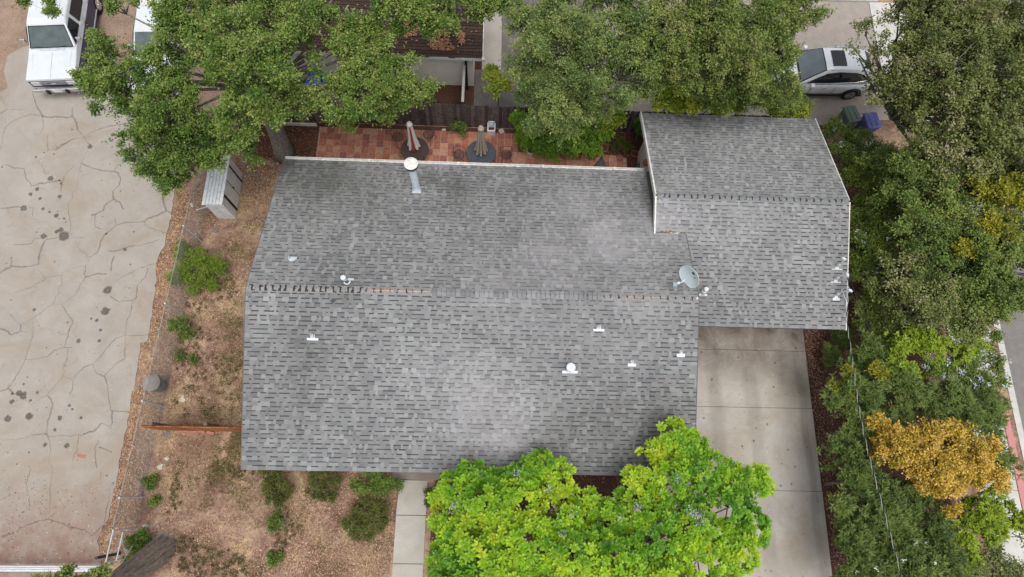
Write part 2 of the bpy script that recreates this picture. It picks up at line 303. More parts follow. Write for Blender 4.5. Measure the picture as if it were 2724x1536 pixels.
SP=[zz(y0,[(x,y)])[0]+(r/3.633,) for y0,ls in ((380,[(488,345,27),(360,450,20),(295,500,20),(388,540,17),(577,520,20),(230,635,30),(416,638,17),(478,670,13),(545,705,25),(620,733,12),(423,903,32),(548,860,21),(615,905,50),(590,840,25),(870,40,25),(1208,1035,18),(590,395,14),(348,138,12),(355,865,9),(570,735,7),(635,768,8),(572,365,10),(1027,880,12),(1295,862,10)]),
 (760,[(1015,250,45),(882,320,12),(935,335,18),(970,430,16),(758,535,22),(960,535,18),(225,1065,38),(185,1040,28),(113,1122,25),(78,1285,33),(283,1262,37),(577,1280,24),(783,1278,15),(700,1195,12),(530,1395,18),(360,1035,15),(295,1110,15),(120,1045,15),(265,885,9),(230,952,12),(330,235,18),(655,357,9),(630,775,8),(670,1160,16),(1040,45,40)]),(1136,[(645,180,25),(437,172,20),(165,360,8)])) for x,y,r in ls]
for i in range(60): SP.append((random.uniform(0,400),random.uniform(280,1380),random.uniform(1,2.6)))
for x,y,r in SP:
    if x>330 and y>900: continue
    c=P(x,y,.03); rr=np.linalg.norm(P(x+r,y,.03)-c); b0=len(V); n=14; V.append((c[0],c[1],.032)); A.append(.75*random.uniform(.6,1))
    wob=RNG.normal(1,.12,n)
    for s,a in ((.75,.72),(1.15,0)):
        for j in range(n):
            an=2*math.pi*j/n; V.append((c[0]+rr*s*wob[j]*math.cos(an),c[1]+rr*s*wob[j]*math.sin(an),.032)); A.append(a)
    for j in range(n):
        F.append((b0,b0+1+j,b0+1+(j+1)%n)); F.append((b0+1+j,b0+1+n+j,b0+1+n+(j+1)%n,b0+1+(j+1)%n))
tag(soft_mesh('oil_spots',V,F,A,decalmat('oil',(.11,.094,.082)),conc),kind='stuff')
# brown dirt behind the concrete
mb=MB(); mb.sheet([(-40,40),(-40,9.2)]+px_poly([(-260,262),(0,248),(22,235),(12,190),(22,150),(60,128),(120,112),(240,105),(300,150),(340,215),(410,300),(472,400),(560,330),(640,250)])+[(-4,14),(-3,40)],.008); tag(mb.build('dirt_yard',M['brown_dirt']),kind='structure')
# mulch bed right of the driveway, dark soil of the back bed
mb=MB(); mb.sheet([(20.0,-14),(24.9,-14),(24.9,8.5),(20.3,8.5),(20.05,.2)],.006); tag(mb.build('mulch_bed',M['mulch']),kind='structure')
mb=MB(); mb.sheet([(5.7,-14),(15.5,-14),(15.5,-4.9),(6.1,-4.9),(5.9,-6)],.006); tag(mb.build('front_bed',M['mulch']),kind='structure')
mb=MB(); mb.sheet([(-2.2,8.75),(13.4,8.75),(20.4,8.75),(20.4,5.2),(-.3,5.2),(-.9,6.6),(-2.4,7.2)],.005); tag(mb.build('back_bed',M['dark_soil']),kind='structure')
mb=MB(); mb.sheet([(-2.2,8.95),(22.4,8.95),(22.4,22),(-2.2,22)],.005); tag(mb.build('neighbour_yard',M['dark_soil']),kind='structure')
# house driveway slabs
dr=empty('driveway',(17.8,-4,0),kind='structure'); ys=[.75,-.72,-2.93,-5.93,-8.95,-12]
for i in range(5):
    mb=MB(); mb.prism([(14.0,ys[i+1]+.006),(20.12-.02*i-.01*(i>0),ys[i+1]+.006),(20.14-.02*i,ys[i]-.006),(14.0,ys[i]-.006)],-.06,.045); mb.build('slab',M['conc_drive'],dr,bevel=.008)
mb=MB(); mb.sheet([(14,.75),(20.1,.75),(19.9,-12),(14,-12)],.01); mb.build('joint_bed',M['dark_soil'],dr)
# tyre tracks, drips and edge dirt on the driveway
def soft_strips(name,L,mat,parent,z):
    V=[];F=[];A=[]
    for pts,wd,al in L:
        b0=len(V); n=len(pts)
        for i,(x,y) in enumerate(pts):
            for s_,a in ((-1,0),(-.45,al),(.45,al),(1,0)):
                V.append((x+s_*wd*(.8+.5*float(vnoise(x,y,1.1,6))),y,z)); A.append(a*(0.35+.9*float(vnoise(x+s_,y,.9,8)))*min(1,i/4,(n-1-i)/4))
        for i in range(n-1):
            for k in range(3): F.append((b0+i*4+k,b0+i*4+k+1,b0+(i+1)*4+k+1,b0+(i+1)*4+k))
    o=soft_mesh(name,V,F,A,mat,None); o.parent=parent; o.location=[-c for c in WL[parent]]; return tag(o,kind='stuff')
yy_=np.linspace(.6,-9.6,34)
soft_strips('tyre_tracks',[([(x+.06*math.sin(y*.5+x),y) for y in yy_],.34,.15) for x in(16.35,17.85)]+[([(x+.1*math.sin(y*.7+x),y) for y in np.linspace(.9,-1.6-1.1*(x%1.3),14)],.75,.26) for x in(16.0,17.3,18.6,19.4)]+[([(19.75+.05*math.sin(y*2),y) for y in yy_],.2,.22)],decalmat('drive_grime',(.15,.125,.105)),dr,.0475)
V=[];F=[];A=[]
for k in range(70):
    x,y=random.uniform(15.7,19.9),random.uniform(-9,-.2); r=random.choice((.015,.02,.03,.05)); b0=len(V); n=9; V.append((x,y,.049)); A.append(.8)
    for j in range(n): V.append((x+r*random.uniform(.8,1.3)*math.cos(6.283*j/n),y+r*random.uniform(.8,1.3)*math.sin(6.283*j/n),.049)); A.append(.1)
    for j in range(n): F.append((b0,b0+1+j,b0+1+(j+1)%n))
dd_=soft_mesh('drips',V,F,A,decalmat('drip',(.09,.075,.065)),dr); dd_.location=[-c for c in WL[dr]]; tag(dd_,kind='stuff')
# front path and porch
pa=empty('front_path',(5.1,-7,0),kind='structure'); ys=[-5.75,-6.94,-8.52,-10.1,-12]
for i in range(4):
    mb=MB(); l0=4.66 if i==0 else 4.61; mb.prism([(4.61,ys[i+1]+.009),(5.67,ys[i+1]+.009),(5.66,ys[i]-.009),(l0,ys[i]-.009)],-.05,.05); mb.build('slab',M['conc_path'],pa,bevel=.008)
mb=MB(); mb.sheet([(4.62,-5.8),(5.64,-5.8),(5.64,-12),(4.62,-12)],.012); mb.build('joint_bed',M['dark_soil'],pa)
mb=MB(); mb.prism([(4.4,-4.6),(6.08,-4.6),(6.08,-5.73),(4.4,-5.73)],-.05,.10); tag(mb.build('porch_step',M['conc_porch'],bevel=.01),kind='structure')
# neighbour: walk, asphalt yard, drive
mb=MB(); mb.prism([(7.1,11.69),(7.96,11.72),(7.9,22),(7.0,22)],-.05,.03); tag(mb.build('side_walk',M['conc_neigh']),kind='structure')
M['grey_yard']=pmat('grey_yard',(.17,.155,.145),(.11,.10,.092),2,.95,.1,c3=(.24,.22,.2),scale3=60)
mb=MB(); mb.sheet([(6.8,9.4),(12.5,9.4),(12.5,22),(7.96,22),(7.96,11.72),(6.8,11.69)],.012); tag(mb.build('grey_yard',M['grey_yard']),kind='structure')
M['asph_drive']=pmat('worn_asphalt_drive',(.36,.32,.29),(.3,.265,.24),2.5,.95,.1,c3=(.25,.22,.2),scale3=40)
mb=MB(); mb.sheet([(12.5,9.5),(22.2,9.5),(22.6,9.6),(25.3,9.9),(25.37,15.1),(25.37,16.3),(12.5,16.0)],.014); tag(mb.build('neighbour_drive',M['asph_drive']),kind='structure')
mb=MB(); mb.prism([(25.39,9.9),(27.3,9.9),(27.5,16.36),(25.39,16.3)],-.05,.03); tag(mb.build('sidewalk',M['sidewalk']),kind='structure')
mb=MB(); mb.prism([(12.5,16.02),(25.8,16.33),(25.8,16.55),(12.5,16.24)],-.05,.12); tag(mb.build('kerb',M['sidewalk'],bevel=.02),kind='structure')
# street at the right
mb=MB(); mb.sheet([(28.2,-40),(60,-40),(60,60),(28.35,60)],.004); tag(mb.build('street',M['asphalt']),kind='structure')
sw=empty('pavement',(27,-2,0),kind='structure')
for i in range(9):
    mb=MB(); y1=5.4-i*1.6; mb.prism([(26.0,y1-1.59),(27.46+.0*i,y1-1.59),(27.46,y1),(26.0,y1)],-.05,.09); mb.build('slab',M['sidewalk'],sw,bevel=.01)
mb=MB(); mb.prism([(27.48,-9),(27.76,-9),(27.74,-1.2),(27.48,-1.2)],-.05,.105); tag(mb.build('red_kerb',M['paint_red'],bevel=.02),kind='structure')
mb=MB(); mb.prism([(27.48,-1.18),(27.74,-1.18),(27.8,6),(27.48,6)],-.05,.105); tag(mb.build('grey_kerb',M['sidewalk'],bevel=.02),kind='structure')
mb=MB(); mb.prism([(27.98,-9),(28.2,-9),(28.3,6),(28.02,6)],-.05,.03); tag(mb.build('gutter_strip',M['sidewalk']),kind='structure')
# ---------------------------------------------------------------- the house
SL=0.3098; TM=math.tan(SL); SLEN=5.79; HW=SLEN*math.cos(SL); ZR=4.40; LX=14.493
ZE=ZR-TM*HW; GY,GZ=3.885,3.961; WB,WF=4.159,4.32; LG,RG=13.458,20.324; YV=(ZR-GZ+TM*GY)/(2*TM)
house=empty('house',(7.2,0,0),'single storey house with a wide grey shingled gable roof in the middle','house')
# walls
mb=MB(); t=.4
def wallring(mb,x0,x1,y0,y1,ztop_fn=None,zt=2.4):
    mb.box(x0,x1,y0,y1,-.05,zt)
wallring(mb,.45,14.1,-5.0,5.05,zt=2.62); mb.build('wall',M['stucco'],house)
mb=MB(); wallring(mb,13.87,19.95,.7,7.7,zt=2.6); mb.build('wall',M['stucco'],house)
def gable(x,y0,yr,y1,z0,zr,sgn):
    mb=MB(); mb.mesh([(x,y0,z0),(x,y1,z0),(x,yr,zr),(x+.12*sgn,y0,z0),(x+.12*sgn,y1,z0),(x+.12*sgn,yr,zr)],[(0,1,2),(5,4,3),(0,3,4,1),(1,4,5,2),(2,5,3,0)]); return mb.build('gable_wall',M['stucco'],house)
gable(.45,-5.0,0,5.05,2.62,4.2,1); gable(14.09,-5.0,0,5.05,2.62,4.2,-1); gable(13.87,.7,GY,7.7,2.6,3.7,1); gable(19.94,.7,GY,7.7,2.6,3.7,-1)
def window(x0,x1,z0,z1,y,sgn):
    mb=MB(); mb.box(x0,x1,min(y,y+.05*sgn),max(y,y+.05*sgn),z0,z1); w_=mb.build('window',M['white_trim'],house)
    mb=MB(); mb.box(x0+.07,(x0+x1)/2-.02,min(y+.02*sgn,y+.058*sgn),max(y+.02*sgn,y+.058*sgn),z0+.07,z1-.07); mb.build('pane',M['glass_dark'],w_)
    mb=MB(); mb.box((x0+x1)/2+.02,x1-.07,min(y+.02*sgn,y+.058*sgn),max(y+.02*sgn,y+.058*sgn),z0+.07,z1-.07); mb.build('pane',M['glass_dark'],w_)
window(1.5,3.3,.9,2.1,-5.0,-1); window(8,10,.9,2.1,-5.0,-1); window(2,3.4,.9,2.1,5.05,1); window(6,8.4,.3,2.1,5.05,1)
mb=MB(); mb.box(4.85,5.75,-5.05,-5.0,.1,2.12); d=mb.build('door',pmat('front_door',(.12,.05,.03)),house); mb=MB(); mb.lathe((5.65,-5.09,1.05),[(.03,-.03),(.035,0),(.03,.03)],8); mb.build('handle',M['galv'],d)
mb=MB(); mb.box(14.7,19.3,.65,.7,.05,2.15); d=mb.build('garage_door',M['white_trim'],house)
for k in range(4):
    mb=MB(); mb.box(14.75,19.25,.635,.65,.1+.52*k,.58+.52*k); mb.build('panel',M['white_trim'],d)
# roof decks
roof=MB(); th=.10
def deck(mb,x0,x1,y0,z0,y1,z1):
    mb.mesh([(x0,y0,z0-.012),(x1,y0,z0-.012),(x1,y1,z1-.012),(x0,y1,z1-.012),(x0,y0,z0-th),(x1,y0,z0-th),(x1,y1,z1-th),(x0,y1,z1-th)],[(0,1,2,3),(7,6,5,4),(0,4,5,1),(1,5,6,2),(2,6,7,3),(3,7,4,0)])
deck(roof,0,LX,-HW,ZE,0,ZR); deck(roof,LX,0,HW,ZE,0,ZR)
deck(roof,LG,RG,GY-WF,GZ-TM*WF,GY,GZ); deck(roof,RG,LG,GY+WB,GZ-TM*WB,GY,GZ)
roof_o=roof.build('roof',M['deck'],house)
# shingles
WEAR=[(P(x,y,z)[:2],r,s) for x,y,z,r,s in ((1640,640,3.7,1.6,1.0),(1480,690,4.0,1.6,.8),(1760,610,3.6,.9,.7),(1290,1080,3.1,1.5,.95),(1180,1000,3.4,1.2,.6),(1330,1150,2.9,1.0,.8),(1700,820,4.2,1.2,.5),(1800,570,3.6,1.2,.6),(1400,760,4.3,2.0,.55),(1980,600,3.6,1.6,.4),(1600,930,3.6,1.0,.4),(1560,560,3.3,1.2,.6))]
STAIN=[(P(x,y,z)[:2],r,s) for x,y,z,r,s in ((830,470,2.9,1.6,.75),(770,440,2.8,1.0,.7),(960,500,3.0,1.3,.5),(1210,500,3.0,.55,.75),(1180,560,3.2,.5,.35),(800,900,3.7,.7,.5),(820,960,3.4,.8,.35),(790,1060,3.1,.6,.25),(1560,1210,2.8,1.5,.45),(1760,1120,3.0,1.3,.4),(1450,1180,2.9,.9,.3),(920,770,4.3,.4,.5),(1715,500,3.2,.5,.5),(1885,860,3.9,.5,.35),(1150,480,2.9,.5,.5),(1060,590,3.3,1.0,.2))]
def field(L,x,y):
    v=0.0
    for c,r,s in L: v=max(v,s*math.exp(-((x-c[0])**2+(y-c[1])**2)/(2*r*r*.5)))
    return v
BASE=[np.array(c)*1.0 for c in ((.225,.23,.238),(.25,.256,.26),(.27,.278,.28),(.288,.298,.299),(.205,.208,.22),(.25,.244,.246),(.235,.24,.24))]
strips=[]  # (area, verts, faces, cols)
def shingle_plane(y0,z0,sgn,length,xr,tone):
    # y0,z0 eave ; sgn = direction of upslope in y
    ncs=int(round(length/.143)); e=length/ncs; up=np.array([0,sgn*math.cos(SL),math.sin(SL)]); nn=np.array([0,-sgn*math.sin(SL),math.cos(SL)]); o=np.array([0,y0,z0])
    def pt(x,v,w): return o+np.array([x,0,0])+up*v+nn*w
    for k in range(ncs):
        v0=k*e-(.012 if k==0 else 0); v1=(k+1)*e; ym=y0+sgn*math.cos(SL)*(v0+v1)/2
        xa,xb=xr(ym); off=random.uniform(0,1)
        xs=[xa]; x=xa+(off if off>.15 else .5)
        while x<xb-.12: xs.append(x); x+=1.0
        xs.append(xb)
        for a,b in zip(xs[:-1],xs[1:]):
            VV=[];FF=[];CC=[]
            def q(p,c):
                n=len(VV); VV.extend(p); FF.append((n,n+1,n+2,n+3) if sgn>0 else (n+3,n+2,n+1,n)); CC.append(tuple(c))
            x=a; tooth=random.random()<.5
            while x<b-1e-6:
                wd=random.choice((random.uniform(.05,.1),random.uniform(.08,.15),random.uniform(.12,.22),random.uniform(.1,.18))) if tooth else random.choice((random.uniform(.06,.11),random.uniform(.14,.22),random.uniform(.2,.33),random.uniform(.15,.25)))
                x2=min(b,x+wd)
                if b-x2<.05: x2=b
                xm=(x+x2)/2; wr=field(WEAR,xm,ym); st=field(STAIN,xm,ym)
                wr=max(0,min(1,wr*(.15+.8*float(vnoise(xm,ym,1.1,5))+.9*float(vnoise(xm*.9,ym*5.5,1.0,12))+random.uniform(-.15,.2)))); st=st*(.5+.9*float(vnoise(xm,ym,.9,9)))
                c=random.choice(BASE)*random.uniform(.79,.95)*tone*(.93+.14*float(vnoise(xm*2.6,ym*.35,1.0,21)))
                if st>0: c=c*(1-.55*min(1,st))*np.array([1,1-.0*st,1-.08*st])
                worn=np.array([.355,.347,.362])*random.uniform(.85,1.12); c=c*(1-wr*.66)+worn*wr*.66
                c=c*(.9+.2*float(vnoise(xm,ym,.35,2)))
                w0,w1=(.019,.008) if tooth else (.011,.004)
                jit=random.uniform(-.003,.003) if wr<.35 else random.uniform(-.012,.012)
                va=v0+jit
                if tooth:
                    q([pt(x,va,w0),pt(x2,va,w0),pt(x2,v1,w1),pt(x,v1,w1)],c)
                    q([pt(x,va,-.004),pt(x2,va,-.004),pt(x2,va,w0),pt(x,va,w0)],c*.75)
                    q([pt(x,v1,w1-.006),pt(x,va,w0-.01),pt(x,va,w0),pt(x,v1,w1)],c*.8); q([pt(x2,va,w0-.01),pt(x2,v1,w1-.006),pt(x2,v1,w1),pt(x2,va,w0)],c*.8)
                else:
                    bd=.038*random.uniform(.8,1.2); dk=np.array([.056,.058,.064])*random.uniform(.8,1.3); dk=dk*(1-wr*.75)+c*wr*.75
                    wm=w1+(w0-w1)*bd/e
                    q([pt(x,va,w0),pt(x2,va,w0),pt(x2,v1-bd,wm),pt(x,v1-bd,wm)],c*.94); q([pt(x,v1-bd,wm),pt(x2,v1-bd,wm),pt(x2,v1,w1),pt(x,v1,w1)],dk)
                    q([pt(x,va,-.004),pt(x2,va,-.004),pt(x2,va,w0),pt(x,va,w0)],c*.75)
                x=x2; tooth=not tooth if random.random()<.92 else tooth
            ctr=pt((a+b)/2,(v0+v1)/2,0); d=CAM-ctr; D=np.linalg.norm(d); sx,sy=PX(ctr); vis=(0<sx<2724 and 0<sy<1250 and b-a>.6)
            strips.append(((b-a)*float(nn@d)/D**3*(1 if vis else 0),VV,FF,CC))
shingle_plane(-HW,ZE,1,SLEN,lambda y:(-.02,LX+.02),1.0)
shingle_plane(HW,ZE,-1,SLEN,lambda y:(-.02,LX+.02) if y<YV else (-.02,LG+.02),.97)
shingle_plane(GY-WF,GZ-TM*WF,1,WF/math.cos(SL),lambda y:(LX+.02,RG+.01) if y<YV else (LG,RG+.01),1.05)
shingle_plane(GY+WB,GZ-TM*WB,-1,WB/math.cos(SL),lambda y:(LG,RG+.01),1.08)
strips.sort(key=lambda s:-s[0])
rest=MB()
for i,(ar,VV,FF,CC) in enumerate(strips):
    if i<298:
        mb=MB(); n=0
        mb.v=[tuple(map(float,p)) for p in VV]; mb.f=FF; mb.c=CC; mb.m=[0]*len(FF); mb.build('shingle',M['shingle'],roof_o)
    else:
        n=len(rest.v); rest.v+=[tuple(map(float,p)) for p in VV]; rest.f+=[tuple(n+j for j in f) for f in FF]; rest.c+=CC; rest.m+=[0]*len(FF)
tag(rest.build('shingles',M['shingle'],roof_o),kind='stuff')
# fascia, rake boards, gutter
def beam(name,a,b,wd,ht,mat,parent,dz=0):
    a=np.array(a,float);b=np.array(b,float); t=b-a; L=np.linalg.norm(t); t/=L; s=np.cross(t,[0,0,1]); s/=np.linalg.norm(s); u=np.cross(s,t); mb=MB()
    V=[p+s*x*wd/2+u*z for p in (a,b) for x,z in((-1,0),(1,0),(1,ht),(-1,ht))]
    mb.mesh(V,[(0,1,2,3),(7,6,5,4),(0,4,5,1),(1,5,6,2),(2,6,7,3),(3,7,4,0)]); return mb.build(name,mat,parent)
mb=MB(); gx0,gx1=-.02,LG-.02
prof=[(0,-.11),(.11,-.11),(.125,-.0),(.105,.0),(.095,-.09),(.012,-.09),(.012,.004),(0,.004)]
V=[(x,HW+.01+y,ZE-.005+z) for x in(gx0,gx1) for y,z in prof]; n=len(prof)
mb.mesh(V,[tuple(range(n)),tuple(range(2*n-1,n-1,-1))]+[(i,n+i,n+(i+1)%n,(i+1)%n) for i in range(n)]); mb.build('gutter',M['white_trim'],house)
for gx in (3.1,6.4,9.6,12.3):
    mb=MB(); mb.box(gx-.035,gx+.035,HW+.005,HW+.14,ZE-.12,ZE+.002); mb.build('gutter_bracket',M['white_trim'],house)
beam('fascia',(0,-HW+.02,ZE-.2),(LX,-HW+.02,ZE-.2),.025,.14,M['deck'],house)
beam('fascia',(LX,GY-WF+.03,GZ-TM*WF-.2),(RG,GY-WF+.03,GZ-TM*WF-.2),.025,.13,M['deck'],house)
beam('fascia',(LG,GY+WB+.015,GZ-TM*WB-.17),(RG,GY+WB+.015,GZ-TM*WB-.17),.025,.15,M['white_trim'],house)
beam('rake_board',(LG-.035,GY+WB,GZ-TM*WB-.15),(LG-.035,GY,GZ-.15),.055,.185,M['white_trim'],house)
beam('rake_board',(LG-.036,YV-.05,GZ-TM*(GY-YV+.05)-.15),(LG-.036,GY,GZ-.15),.053,.183,M['white_trim'],house)
beam('rake_edge',(RG+.028,GY+WB,GZ-TM*WB-.13),(RG+.028,GY,GZ-.13),.035,.15,M['white_trim'],house)
beam('rake_edge',(RG+.029,GY-WF,GZ-TM*WF-.13),(RG+.029,GY,GZ-.13),.034,.149,M['white_trim'],house)
for xx in(-.035,LX+.038):
    beam('rake_edge',(xx,-HW,ZE-.13),(xx,0,ZR-.13),.028,.13,M['deck'],house); beam('rake_edge',(xx,HW,ZE-.13),(xx,0,ZR-.13),.027,.129,M['deck'],house)
# ridge: caps, exposed board, tar patches
def ridge_x(px,main=True):
    lo,hi=(0,LX) if main else (LG,RG)
    for _ in range(40):
        mid=(lo+hi)/2
        if PX((mid,0 if main else GY,ZR if main else GZ))[0]<px: lo=mid
        else: hi=mid
    return lo
def capmesh(x0,x1,y,z,wd,lift,col):
    mb=MB(); q=.004
    pr=[(-wd,-TM*wd),(-wd*.3,-TM*wd*.32),(0,0),(wd*.3,-TM*wd*.32),(wd,-TM*wd)]
    V=[(x,y+a,z+b+(lift if i==0 else lift*.4)+.02) for i,x in enumerate((x0,x1)) for a,b in pr]+[(x,y+a,z+b+.012) for x in (x0,x1) for a,b in pr]
    F=[(i,i+1,i+6,i+5) for i in range(4)]+[(i+10,i+11,i+1,i) for i in range(4)]+[(i+5,i+6,i+16,i+15) for i in range(4)]
    F=[f[::-1] for f in F]; return mb.mesh(V,F,col)
x=ridge_x(1150); xe=ridge_x(1592)
while x<xe:
    g=random.uniform(.8,1.25); base=np.array([.215,.22,.23])*g
    if random.random()<.97: capmesh(x,x+.136,0,ZR,.13+random.uniform(-.015,.02),.014+random.uniform(0,.01),tuple(base)).build('ridge_cap',M['shingle'],house)
    x+=.152
# strips of underlay along the bare ridge stretches
def strip(name,x0,x1,y,z,wd,mat,lift=.021):
    mb=MB(); mb.mesh([(x0,y-wd,z-TM*wd+lift),(x1,y-wd,z-TM*wd+lift),(x1,y,z+lift),(x0,y,z+lift),(x1,y+wd,z-TM*wd+lift),(x0,y+wd,z-TM*wd+lift)],[(0,1,2,3),(3,2,4,5)]); return mb.build(name,mat,house)
M['bare']=pmat('bare_ridge',(.225,.23,.235),(.28,.275,.27),5,.9,.1,c3=(.14,.13,.125),scale3=18)
M['bare_dark']=pmat('bare_garage_ridge',(.18,.195,.205),(.235,.245,.25),5,.9,.1,c3=(.14,.13,.125),scale3=18)
strip('ridge_underlay',ridge_x(1148),ridge_x(1594),0,ZR,.125,M['deck'],.0135); strip('ridge_underlay',0,ridge_x(1148),0,ZR,.13,M['bare'],.0205); strip('ridge_underlay',ridge_x(1594),LX,0,ZR,.13,M['bare'],.0205); strip('ridge_underlay',LG+.05,RG-.02,GY,GZ,.12,M['bare_dark'],.0205)
mb=MB(); xa,xb=ridge_x(985),ridge_x(1142); [mb.mesh([(a,-.022,ZR+.02),(b,-.02,ZR+.02),(b,.004,ZR+.026),(a,.006,ZR+.026)],[(0,1,2,3)]) for a,b in ((xa,xa+.75),(xa+.85,xa+1.2),(xa+1.24,xb))]; mb.build('ridge_board',M['wood_raw'],house)
mb=MB(); xa,xb=ridge_x(1670),ridge_x(1770); mb.mesh([(xa,-.012,ZR+.022),(xb,-.012,ZR+.022),(xb,.003,ZR+.026),(xa,.003,ZR+.026)],[(0,1,2,3)]); mb.build('ridge_board',M['wood_raw'],house)
mb=MB(); mb.tube([(LX-.04,0,ZR-.02),(LX-.04,0,ZR+.05)],.035,8); mb.build('ridge_end_cap',M['white_metal'],house)
def tarmesh(kind):
    mb=MB(); W=.035
    def bar(x0,y0,x1,y1,w):
        a=np.array([x0,y0]);b=np.array([x1,y1]); n=6; pts=[];L=b-a; nn=np.array([-L[1],L[0]]); nn=nn/(np.linalg.norm(nn)+1e-9)
        for k in range(n+1): pts.append((a+L*k/n)+nn*w*random.uniform(.5,1.3)*.5)
        for k in range(n,-1,-1): pts.append((a+L*k/n)-nn*w*random.uniform(.5,1.3)*.5)
        zf=lambda p:-TM*abs(p[1])+.026
        m=n+1
        for k in range(n):
            q=[pts[k],pts[k+1],pts[2*m-2-k],pts[2*m-1-k]]; mb.face([(p[0],p[1],zf(p)) for p in q])
    bar(0,-.1,random.uniform(-.02,.02),.09,.055)
    if kind%4==0: bar(0,.07,-.09,.09,.035); bar(0,-.08,.09,-.09,.04)
    if kind%4==1: bar(0,0,.07,-.09,.045); bar(0,.08,.05,.09,.03)
    if kind%4==2: bar(-.01,.08,.09,.06,.03); bar(0,-.02,.07,.0,.03)
    if kind%4==3: bar(.02,.02,.08,.05,.04)
    return mb
TARM=[]
for k in range(6):
    o=tarmesh(k).build('tar_patch',M['tar']); TARM.append(o.data); bpy.data.objects.remove(o)
def tars(px0,px1,n,y,z,main,sc=1.0,prob=1.0):
    for k in range(n):
        if random.random()>prob: continue
        px=px0+(px1-px0)*(k+random.uniform(-.15,.15))/max(1,n-1); x=ridge_x(px,main)
        link_copy(random.choice(TARM),'tar_patch',house,(x,y,z+.002*(k%3)),(0,0,0),(sc*random.choice((-1,1)),sc,1))
tars(672,960,17,0,ZR,True,1.05); tars(975,1120,8,0,ZR,True,.75); tars(1160,1580,22,0,ZR+.012,True,.42,.55); tars(1605,1840,12,0,ZR,True,.7,.95); tars(1765,2240,27,GY,GZ,False,.8,.92)
# ---------------------------------------------------------------- things on the roof
def rz(y,pl): return {'m':ZR-TM*abs(y),'g':GZ-TM*abs(y-GY)}[pl]
def RP(px,py,pl='m',h=0):
    z=3.3
    for _ in range(30): p=P(px,py,z); z=rz(p[1],pl)+.012+h
    return P(px,py,z)
def plate(mb,c,wx,v0,v1,pl,lift=.022,th=.006):
    # rectangular flashing lying on the slope, c on roof; v = plan y offset
    y0,y1=c[1]+v0,c[1]+v1; x0,x1=c[0]-wx/2,c[0]+wx/2
    V=[(x,y,rz(y,pl)+lift+d) for d in(0,th) for x,y in((x0,y0),(x1,y0),(x1,y1),(x0,y1))]
    mb.mesh(V,[(3,2,1,0),(4,5,6,7),(0,1,5,4),(1,2,6,5),(2,3,7,6),(3,0,4,7)])
def pipe_vent(name,px,py,label,pl='m',bar=.36,barv=.07,collar=.05,ch=.13,pr=.025,ph=.16,cap=None,group=None,lean=(0,0)):
    c=RP(px,py,pl); o=empty(name,c,label,'roof vent',group)
    mb=MB(); plate(mb,c,bar,-barv,.0,pl); mb.build('flashing',M['white_metal'],o)
    mb=MB(); plate(mb,c,bar*.36,-.001,.11,pl,.024); mb.build('flashing_apron',M['galv'],o)
    b=(c[0],c[1]+.06,rz(c[1]+.06,pl)+.01)
    mb=MB(); mb.lathe(b,[(collar*1.25,0),(collar*1.1,.03),(collar,ch),(collar*.8,ch+.008)],14); mb.build('collar',M['galv'],o,smooth=False)
    if pr: 
        mb=MB(); mb.lathe(b,[(pr,ch-.01),(pr,ch+ph),(pr*.75,ch+ph),(pr*.75,ch+ph-.05)],12); mb.build('pipe',M['white_metal'],o)
        mb=MB(); mb.lathe(b,[(pr*.74,ch+ph-.02),(pr*.5,ch+ph-.015)],12); mb.build('pipe_mouth',M['rubber'],o)
    if cap:
        r,hh=cap; mb=MB(); mb.lathe((b[0],b[1],b[2]+ch+ph),[(r*.9,-.03),(r,-.02),(r,.025),(r*.85,.045),(r*.3,.06)],20); mb.build('cap',M['white_metal'],o,smooth=False)
    return o
pipe_vent('roof_vent',832,900,'white flashed vent pipe on the front slope nearest the west rake')
pipe_vent('roof_vent',1593,876,'white flashed vent pipe just below the main ridge, right half')
pipe_vent('roof_vent',1681,968,'short white vent with L-shaped flashing between two other vents',bar=.27,barv=.09,ch=.07,ph=.05)
pipe_vent('roof_vent',1811,942,'small vent pipe with square white flashing near the driveway edge',bar=.27,barv=.1,ch=.05,ph=.06)
pipe_vent('roof_vent',1416,1203,'galvanized vent pipe low on the front slope just above the bright green tree',barv=.03,ph=.2,pr=.03,ch=.15)
pipe_vent('roof_vent',1516,987,'vent with round white cap over wide white flashing on the front slope',bar=.5,barv=.08,collar=.085,ch=.16,pr=.07,ph=.1,cap=(.15,.06))
pipe_vent('roof_vent',1869,783,'small white ball-capped vent pipe beside the satellite dish',pl='m' if False else 'g',bar=.32,barv=.05,collar=.09,ch=.2,pr=.05,ph=.18,cap=(.085,.04))
# flue pipe
c=RP(1108,511); o=empty('flue_pipe',c,'tall galvanized flue pipe with round cap at the back eave','chimney')
mb=MB(); plate(mb,c,.42,.22,.25,'m'); plate(mb,c,.30,-.06,.22,'m',.024); mb.build('flashing',M['white_metal'],o)
zb=rz(c[1]+.12,'m'); b=(c[0],c[1]+.12,zb)
mb=MB(); mb.lathe(b,[(.17,.0),(.165,.05),(.135,.14),(.13,.16)],24); mb.build('storm_collar',M['galv'],o,smooth=True)
pr=[(.125,.1)]
for k in range(12): pr+=[(.125,.16+.14*k),(.129,.17+.14*k),(.125,.18+.14*k)]
pr+=[(.125,1.86)]
mb=MB(); mb.lathe(b,pr,24); mb.build('pipe',pmat('bright_flue',(.72,.78,.84),(.6,.66,.72),9,.45,.5),o,smooth=True)
mb=MB(); mb.lathe(b,[(.13,1.74),(.225,1.76),(.225,1.90),(.2,1.91)],28); mb.build('cap_band',pmat('weathered_band',(.09,.09,.075),(.05,.05,.045),20,.6),o)
mb=MB(); mb.lathe(b,[(.23,1.905),(.234,1.925),(.17,1.95),(.05,1.97)],28); mb.build('cap',M['white_trim'],o)
